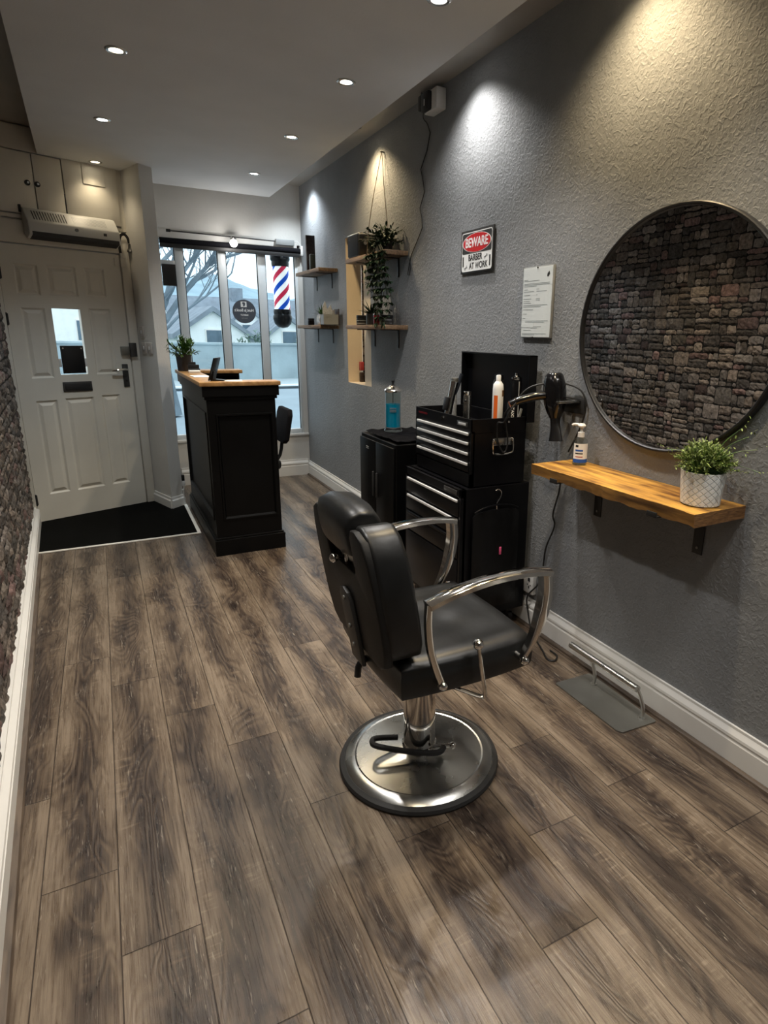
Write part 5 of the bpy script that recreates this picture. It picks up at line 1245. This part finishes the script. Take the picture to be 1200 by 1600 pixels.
bm = BM(); panel_face(bm, (DX0, DY0, .12), (1, 0, 0), (0, 0, 1), DX1 - DX0, 1.0, (.05, DX1 - DX0 - .02, .125, .85)); quad(bm, (DX1, DY0, .12), (DX1, DY0 + .03, .12), (DX1, DY0 + .03, 1.12), (DX1, DY0, 1.12)); quad(bm, (DX0, DY0 + .03, .12), (DX1, DY0 + .03, .12), (DX1, DY0 + .03, 1.12), (DX0, DY0 + .03, 1.12))
obj('front_panel', bm, 'black_paint', t, smooth=0)
bm = BM(); panel_face(bm, (DX0, DY1, .12), (0, -1, 0), (0, 0, 1), DY1 - DY0, 1.0, (.06, DY1 - DY0 - .05, .12, .86)); quad(bm, (DX0 + .03, DY0, .12), (DX0 + .03, DY1, .12), (DX0 + .03, DY1, 1.12), (DX0 + .03, DY0, 1.12))
obj('side_panel', bm, 'black_paint', t, smooth=0)
obj('back_panel', bx((DX0, DY1 - .03, 0), (DX1, DY1, 1.12)), 'black_paint', t, smooth=0)
def frieze(bm, z0, z1, o, o2=0):
    pts = [(DX0 - o, DY0 - o), (DX1 + o, DY0 - o), (DX1 + o, DY0 + .03), (DX0 + .03, DY0 + .03), (DX0 + .03, DY1 - .03), (DX1 + o, DY1 - .03), (DX1 + o, DY1 + o), (DX0 - o, DY1 + o)]
    b = BM(); prism(b, pts, z0, z1); bevel_all(b, .003, 2, 50); me = bpy.data.meshes.new('t'); b.to_mesh(me); b.free(); bm.from_mesh(me); bpy.data.meshes.remove(me)
bm = BM(); frieze(bm, 0, .112, .018); frieze(bm, .1122, .126, .010); obj('plinth', bm, 'black_paint', t, smooth=0)
bm = BM(); frieze(bm, 1.064, 1.0848, .012); frieze(bm, 1.085, 1.1515, .024); obj('cornice', bm, 'black_paint', t, smooth=0)
obj('work_surface', bx((DX0 + .03, DY0 + .03, .74), (.995, DY1 - .03, .765)), 'black_satin', t, smooth=0)
bm = BM(); prism(bm, [(.522, 4.178), (1.035, 4.178), (1.035, 4.335), (.672, 4.335), (.672, 5.46), (1.035, 5.46), (1.035, 5.625), (.522, 5.625)], 1.152, 1.180); bevel_all(bm, .005, 2, 50); obj('counter_top', bm, 'counter_wood', t, smooth=40)
CT = 1.181
t = thing('potted_plant', 'leafy green plant in a dark pot at the far end of the reception counter', 'potted plant', (.575, 5.40, CT))
bm = BM(); lathe(bm, [(0, 0), (.048, 0), (.050, .004), (.058, .118), (.062, .122), (.062, .130), (.056, .130), (.052, .11), (0, .11)], (.575, 5.40, CT), 28); obj('pot', bm, 'pot_dark', t)
rng = random.Random(31); bm = BM(); st = BM()
for i in range(46):
    a = rng.uniform(0, 2 * PI); e = rng.uniform(.15, 1.4); L_ = rng.uniform(.09, .15); b0 = Vector((.575, 5.40, CT + .115)); d_ = Vector((math.cos(a) * math.cos(e), math.sin(a) * math.cos(e), math.sin(e))); tip = b0 + d_ * L_
    tube(st, [b0, tip], .0016, 4, 1)
    for k in range(12): leaf(bm, b0.lerp(tip, rng.uniform(.35, 1)), d_ + Vector((rng.gauss(0, .45), rng.gauss(0, .45), rng.gauss(0, .4))), rng.uniform(.025, .045), rng.uniform(.009, .014), segs=3)
obj('foliage', bm, 'leaf_green', t, smooth=0); obj('stems', st, 'stem', t)
t = thing('card_stand', 'small black card stand on the counter in front of the plant pot', 'card stand', (.615, 5.22, CT))
obj('holder', (lambda b: (box(b, (.585, 5.235, CT), (.665, 5.265, CT + .055), .003), box(b, (.585, 5.20, CT), (.665, 5.24, CT + .028), .003), b)[2])(BM()), 'black_plastic', t)
obj('card', bx((.59, 5.266, CT + .004), (.645, 5.269, CT + .075)), 'black_satin', t)
tag(obj('card_box', bx((.575, 5.105, CT), (.655, 5.175, CT + .018), .003), 'white', origin=(.61, 5.14, CT)), 'small flat white box beside the black card stand on the reception counter', 'box')
bm = BM(); box(bm, (.548, 4.62, CT), (.662, 4.83, CT + .0015), rot=((.6, 4.7, CT), Matrix.Rotation(.06, 3, 'Z'))); tag(obj('paper', bm, 'paper', origin=(.6, 4.72, CT)), 'white sheet of paper on the counter behind the tablet', 'paper')
bm = BM(); box(bm, (.69, 4.20, CT), (.80, 4.32, CT + .0015), rot=((.75, 4.26, CT), Matrix.Rotation(-.15, 3, 'Z'))); tag(obj('paper', bm, 'paper', origin=(.745, 4.26, CT)), 'small white paper lying right of the tablet foot on the counter', 'paper')
t = thing('tablet_stand', 'black tablet tilted on a stand at the near corner of the reception counter', 'tablet', (.625, 4.30, CT))
R1 = Matrix.Rotation(-.42, 3, 'Z') @ Matrix.Rotation(.30, 3, 'Y')
bm = BM(); box(bm, (-.004, -.075, 0), (.004, .075, .150), .003)
bm.transform(Matrix.Translation((.618, 4.31, CT + .004)) @ R1.to_4x4()); obj('tablet', bm, 'black_gloss', t)
bm = BM(); prism(bm, [(0, 0), (.006, 0), (.085, .0), (.085, .006), (.018, .010), (.028, .06), (.020, .065)], -.035, .035, lambda a, b, c: Vector((a, c, b))); bm.transform(Matrix.Translation((.618, 4.31, CT)) @ Matrix.Rotation(-.42, 4, 'Z')); obj('stand', bm, 'black_plastic', t)
bm = BM(); lathe(bm, [(.014, 0), (.018, 0), (.018, .0015), (.014, .0015), (.014, 0)], (0, 0, 0), 28, 'x'); bm.transform(Matrix.Translation((.618, 4.31, CT + .004)) @ R1.to_4x4() @ Matrix.Translation((-.0055, -.01, .055))); obj('ring_mark', bm, 'grey_plastic', t)
# office chair behind the counter
t = thing('desk_chair', 'black low-back office chair behind the reception counter', 'office chair', (1.30, 4.98, 0))
R2 = Matrix.Rotation(-.22, 3, 'Y')
bm = BM(); pts = [(-.17, .66), (-.12, .63), (.12, .63), (.17, .66), (.185, .86), (.15, .905), (-.15, .905), (-.185, .86)]; prism(bm, pts, 1.235, 1.275, lambda a, b, c: Vector((c - .035 + .17 * (b - .66), 4.99 + a, b))); bevel_all(bm, .012, 3, 40); obj('backrest', bm, 'fabric_black', t)
bm = BM(); box(bm, (.74, 4.77, .44), (1.16, 5.21, .52), .03, 3); obj('seat', bm, 'leather', t)
bm = BM(); tube(bm, [(1.12, 4.99, .45), (1.20, 4.99, .52), (1.235, 4.99, .74)], .014, 8, 4); obj('back_support', bm, 'black_plastic', t)
bm = BM(); cyl(bm, (.95, 4.99, .07), (.95, 4.99, .44), .025, n=14); obj('column', bm, 'black_satin', t)
for k in range(5):
    a = k * 2 * PI / 5 + .3; e = Vector((.95 + .24 * math.cos(a), 4.99 + .24 * math.sin(a), .06)); bm = BM(); cyl(bm, (.95, 4.99, .09), e, .018, .012, n=10); lg = obj('base_leg', bm, 'black_plastic', t)
    bm = BM(); cyl(bm, e + Vector((-.012, 0, -.032)), e + Vector((.012, 0, -.032)), .026, n=14); obj('caster', bm, 'black_plastic', lg)

# ================================================================ over the door: cupboards, heater, bell, switches
t = thing('overhead_cupboard', 'white painted built-in cupboard above the entrance door', 'cupboard', tuple(dv(.42, 0, 2.25)), DROT)
bm = BM(); dbox(bm, -.42, .925, -.011, .006, 2.250, 2.275, .003); dbox(bm, -.42, .925, -.011, .004, 2.70, 2.86, .002); dbox(bm, .885, .925, -.011, .004, 2.275, 2.70); obj('frame', bm, 'door_paint', t, smooth=0)
for s0, s1, ks in ((-.06, .300, .255), (.304, .492, .318)):
    bm = BM(); dbox(bm, s0, s1 - .003, .0, .018, 2.285, 2.69, .003); d_ = obj('door', bm, 'door_paint', t)
    bm = BM(); a, b = dv(ks, .018, 2.493), dv(ks, .022, 2.493); cyl(bm, a, b, .019, n=18); kp = obj('knob_plate', bm, 'iron', d_)
    bm = BM(); cyl(bm, dv(ks, .022, 2.493), dv(ks, .038, 2.493), .008, n=12); obj('knob', bm, 'chrome', d_)
bm = BM(); dbox(bm, .497, .880, .0, .018, 2.285, 2.84, .003); d_ = obj('door', bm, 'door_paint', t)
bm = BM(); dbox(bm, .63, .79, .018, .026, 2.555, 2.80, .006); obj('raised_panel', bm, 'door_paint', d_)
bm = BM(); dbox(bm, .488, .497, .0, .019, 2.32, 2.46, .001); obj('hinge', bm, 'iron', t)
t = thing('air_curtain_heater', 'pale grey overdoor heater with slotted grille and dark outlet', 'heater', tuple(dv(.55, .05, 2.2)), DROT)
hs0, hs1 = .185, .812
bm = BM(); pr = [(.022, 2.145), (.075, 2.112), (.135, 2.135), (.130, 2.225), (.060, 2.315), (.022, 2.325)]   # (depth, z)
prism(bm, pr, hs0, hs1, lambda a, b, c: dv(c, a, b)); bevel_all(bm, .008, 3, 30); obj('casing', bm, 'heater', t)
def on_slope(s, k, off): a = Vector((.130, 2.225)); b = Vector((.060, 2.315)); p = a.lerp(b, k); nn = Vector((b.y - a.y, -(b.x - a.x))).normalized(); p = p + nn * off; return dv(s, p.x, p.y)
bm = BM()
for i in range(13):
    s = hs0 + .045 + i * .0175
    quad(bm, on_slope(s, .15, .0012), on_slope(s + .008, .15, .0012), on_slope(s + .008, .85, .0012), on_slope(s, .85, .0012))
obj('grille_slots', bm, 'ink', t, smooth=0)
bm = BM()
for i in range(24):
    s = hs0 + .31 + i * .010
    quad(bm, on_slope(s, .2, .0008), on_slope(s + .003, .2, .0008), on_slope(s + .003, .8, .0008), on_slope(s, .8, .0008))
obj('fine_grille', bm, 'grey_plastic', t, smooth=0)
bm = BM(); prism(bm, [(.070, 2.108), (.1375, 2.131), (.1365, 2.158), (.134, 2.158), (.07, 2.13)], hs0 + .02, hs1 - .012, lambda a, b, c: dv(c, a, b)); obj('outlet', bm, 'ink', t, smooth=0)
bm = BM(); cyl(bm, dv(.50, .130, 2.200), dv(.50, .142, 2.200), .012, n=18); obj('dial', bm, 'grey_plastic', t)
bm = BM(); dbox(bm, .690, .712, .130, .138, 2.182, 2.202, .001); obj('rocker_switch', bm, 'ink', t)
bm = BM(); dbox(bm, hs0 - .012, hs0 + .004, .0, .03, 2.29, 2.34, .002); obj('wall_bracket', bm, 'iron', t)
t = thing('shop_bell', 'small brass-dark shop bell on a curled black spring beside the door top', 'bell', tuple(dv(.85, .02, 2.1)), DROT)
bm = BM(); sweep(bm, smooth_path([dv(.850, .020, 2.085), dv(.846, .022, 2.16), dv(.862, .026, 2.215), dv(.888, .032, 2.228), dv(.908, .040, 2.205), dv(.916, .044, 2.165)], 5), [(-.010, -.0015), (.010, -.0015), (.010, .0015), (-.010, .0015)], upv=(DD[1], -DD[0], 0)); obj('spring', bm, 'iron', t)
bm = BM(); c = dv(.922, .048, 2.10); lathe(bm, [(.004, .062), (.014, .055), (.018, .03), (.030, .004), (.032, 0), (.028, 0), (0, .03)], c, 20); obj('bell_cup', bm, 'dark_metal', t)
bm = BM(); sphere(bm, c + Vector((0, 0, -.002)), .009, 10); obj('clapper', bm, 'steel_dull', t)
t = thing('door_notice', 'square black plate with four silver screws fixed over the lower part of the door glass', 'plate', tuple(dv(.40, .0, 1.25)), DROT)
bm = BM(); dbox(bm, .318, .484, .004, .010, 1.150, 1.362, .003); obj('plate', bm, 'black_plastic', t)
for s in (.336, .466):
    for z in (1.17, 1.342): bm = BM(); cyl(bm, dv(s, .010, z), dv(s, .014, z), .006, n=10); obj('screw', bm, 'chrome', t)
bm = BM(); dbox(bm, .301, .318, -.004, .003, 1.20, 1.262, .001); dbox(bm, .484, .499, -.004, .003, 1.20, 1.262, .001); obj('clip', bm, 'white_plastic', t)
PD = Vector((PIL[1][0] - PIL[0][0], PIL[1][1] - PIL[0][1], 0)).normalized(); PN = Vector((PD.y, -PD.x, 0))
if PN.x > 0: PN = -PN
def pv(k, z, n): return Vector((PIL[0][0], PIL[0][1], z)) + PD * k + PN * n
def pbox(bm, k0, k1, z0, z1, n0, n1, bev=.003):
    v = [pv(k, z, n) for n in (n0, n1) for z in (z0, z1) for k in (k0, k1)]; V = [bm.verts.new(p) for p in v]
    fs = [bm.faces.new([V[i] for i in f]) for f in ((0, 1, 3, 2), (4, 6, 7, 5), (0, 4, 5, 1), (2, 3, 7, 6), (0, 2, 6, 4), (1, 5, 7, 3))]; bmesh.ops.recalc_face_normals(bm, faces=fs); bevel_all(bm, bev, 2)
for k0, z0, lb in ((.085, 1.43, 'upper single light switch on the pillar beside the door'), (.105, 1.302, 'lower light switch nearer the door on the pillar'), (.215, 1.302, 'lower light switch nearer the counter on the pillar')):
    t = thing('light_switch', lb, 'light switch', tuple(pv(k0 + .04, z0, 0)), group='light switches by the door')
    bm = BM(); pbox(bm, k0, k0 + .085, z0, z0 + .088, .0005, .011); obj('plate', bm, 'switch', t)
    bm = BM(); pbox(bm, k0 + .034, k0 + .051, z0 + .03, z0 + .058, .011, .015, .001); obj('rocker', bm, 'white_plastic', t)

# ================================================================ window dressing: blind, rod, lamp, barber pole, decal, monitor
t = thing('roller_blind', 'black rolled-up blind along the top of the shop window', 'blind', (1.2, 6.42, 2.26))
bm = BM(); cyl(bm, (.57, 6.415, 2.272), (1.845, 6.415, 2.272), .026, n=24); obj('roll', bm, 'fabric_black', t)
obj('bottom_bar', bx((.57, 6.400, 2.215), (1.835, 6.425, 2.250), .004), 'black_satin', t)
bm = BM(); box(bm, (1.845, 6.38, 2.23), (1.868, 6.45, 2.32), .004); obj('end_bracket', bm, 'white_plastic', t)
bm = BM(); tube(bm, [(1.852, 6.375, 2.24), (1.85, 6.372, 2.0), (1.852, 6.372, 1.80), (1.858, 6.374, 1.72), (1.862, 6.376, 1.80), (1.862, 6.376, 2.24)], .002, 6, 4); obj('chain', bm, 'grey_plastic', t)
t = thing('light_track', 'thin metal rod with a black end and a grey transformer above the blind', 'light track', (1.2, 6.40, 2.35))
bm = BM(); cyl(bm, (.66, 6.41, 2.357), (1.62, 6.41, 2.347), .006, n=10); obj('rod', bm, 'dark_metal', t)
bm = BM(); cyl(bm, (.632, 6.41, 2.3575), (.668, 6.41, 2.357), .012, n=12); obj('end_cap', bm, 'iron', t)
obj('transformer', bx((1.605, 6.385, 2.315), (1.785, 6.44, 2.368), .005), 'grey_plastic', t)
bm = BM(); tube(bm, [(1.785, 6.41, 2.345), (1.81, 6.40, 2.36), (1.835, 6.40, 2.34), (1.85, 6.41, 2.30)], .004, 6, 4); obj('lead', bm, 'white_plastic', t)
t = thing('spot_bulb', 'glowing round bulb hanging from the middle of the window light track', 'light bulb', (1.195, 6.30, 2.29))
bm = BM(); lathe(bm, [(.012, .03), (.028, .035), (.030, .05), (0, .055)], (1.195, 6.33, 2.28), 20); cyl(bm, (1.195, 6.33, 2.33), (1.195, 6.41, 2.352), .006, n=8); obj('socket', bm, 'brushed', t)
bm = BM(); sphere(bm, (1.195, 6.32, 2.285), .034, 20); obj('bulb', bm, 'bulb_white', t)
BX, BY = 1.735, 6.78
t = thing('barber_pole', 'lit barber pole with red, white and blue stripes and black caps outside the window', 'barber pole', (BX, BY, 1.5))
bm = BM(); lathe(bm, [(.08, 1.725), (.08, 2.152)], (BX, BY, 0), 48); obj('cylinder', bm, 'pole_light', t)
for k in range(6):
    bm = BM(); n = 60; z_ = 1.49 + k * .122; lo, hi = [], []
    for i in range(n + 1):
        a = PI * 1.02 + (PI * .99) * i / n; z = z_ + .25 * i / n
        lo.append((a, z)); hi.append((a, z + .058))
    for i in range(n):
        q = [lo[i], lo[i + 1], hi[i + 1], hi[i]]; q = [(a, min(max(z, 1.726), 2.151)) for a, z in q]
        if max(z for a, z in q) - min(z for a, z in q) < .001: continue
        if q[0][1] >= 2.151 and q[1][1] >= 2.151 or (q[2][1] <= 1.726 and q[3][1] <= 1.726): continue
        quad(bm, *[(BX + .0812 * math.cos(a), BY + .0812 * math.sin(a), z) for a, z in q])
    if len(bm.faces): obj('stripe', bm, 'pole_blue' if k % 2 else 'pole_red', t, smooth=0)
bm = BM(); lathe(bm, [(0, 1.535), (.05, 1.545), (.085, 1.58), (.098, 1.63), (.098, 1.655), (.088, 1.675), (.092, 1.70), (.088, 1.726)], (BX, BY, 0), 36); obj('bottom_cap', bm, 'black_gloss', t)
bm = BM(); lathe(bm, [(.086, 2.150), (.090, 2.18), (.088, 2.20), (.100, 2.22), (.100, 2.26), (.08, 2.31), (.03, 2.34), (0, 2.345)], (BX, BY, 0), 36); obj('top_cap', bm, 'black_gloss', t)
bm = BM(); box(bm, (BX - .02, BY - .21, 2.22), (BX + .02, BY - .05, 2.25), .004); obj('wall_arm', bm, 'iron', t)
t = thing('window_sticker', 'round dark grey shop sticker on the window glass with white lettering seen from behind', 'sticker', (1.279, 6.486, 1.682))
DXc, DZc, DYp = 1.284, 1.683, 6.487
bm = BM(); prism(bm, [(DXc + .112 * math.cos(2 * PI * i / 64), DZc + .112 * math.sin(2 * PI * i / 64)) for i in range(64)], DYp - .0006, DYp, lambda a, b, c: Vector((a, c, b))); obj('disc', bm, 'sticker_grey', t, smooth=0)
bm = BM(); box(bm, (DXc - .030, DYp - .0012, DZc + .042), (DXc + .026, DYp - .0006, DZc + .094)); bd = obj('head_badge', bm, 'white', t, smooth=0)
bm = BM(); prism(bm, [(DXc + x, DZc + z) for x, z in ((-.012, .050), (.004, .048), (.006, .056), (.013, .060), (.011, .068), (.014, .078), (.006, .088), (-.008, .088), (-.018, .080), (-.012, .074), (-.010, .066), (-.004, .062))], DYp - .0018, DYp - .0012, lambda a, b, c: Vector((a, c, b))); obj('head_profile', bm, 'sticker_grey', bd, smooth=0)
for body, sz, dz in (("Hunt Ja Book'z", .038, .012), ('HAIRCUT', .022, -.034), ('Barber Shop', .014, -.062)):
    text('lettering', body, sz, 'white' if sz > .02 else 'grey_plastic', t, (DXc, DYp - .001, DZc + dz), (-1, 0, 0), (0, 0, 1), .0003, sx=.80)
tag(obj('window_monitor', bx((.568, 6.40, 1.885), (.684, 6.44, 2.072), .004), 'black_plastic', origin=(.62, 6.42, 1.98)), 'black rectangular box mounted in the narrow left window pane', 'box')
# small door stop hardware and plug at the pillar foot
t = thing('plug_adapter', 'white plug adapter with cable at the foot of the pillar beside the counter', 'plug', (.508, 5.63, .2))
obj('plug', bx((.498, 5.640, .175), (.522, 5.672, .225), .004), 'white_plastic', t); obj('plug_top', bx((.496, 5.640, .225), (.520, 5.672, .28), .004), 'black_plastic', t)
bm = BM(); tube(bm, [(.51, 5.65, .175), (.502, 5.64, .12), (.508, 5.65, .05), (.515, 5.655, .01)], .004, 6, 4); sphere(bm, (.498, 5.645, .145), .011, 10); obj('lead', bm, 'white_plastic', t)
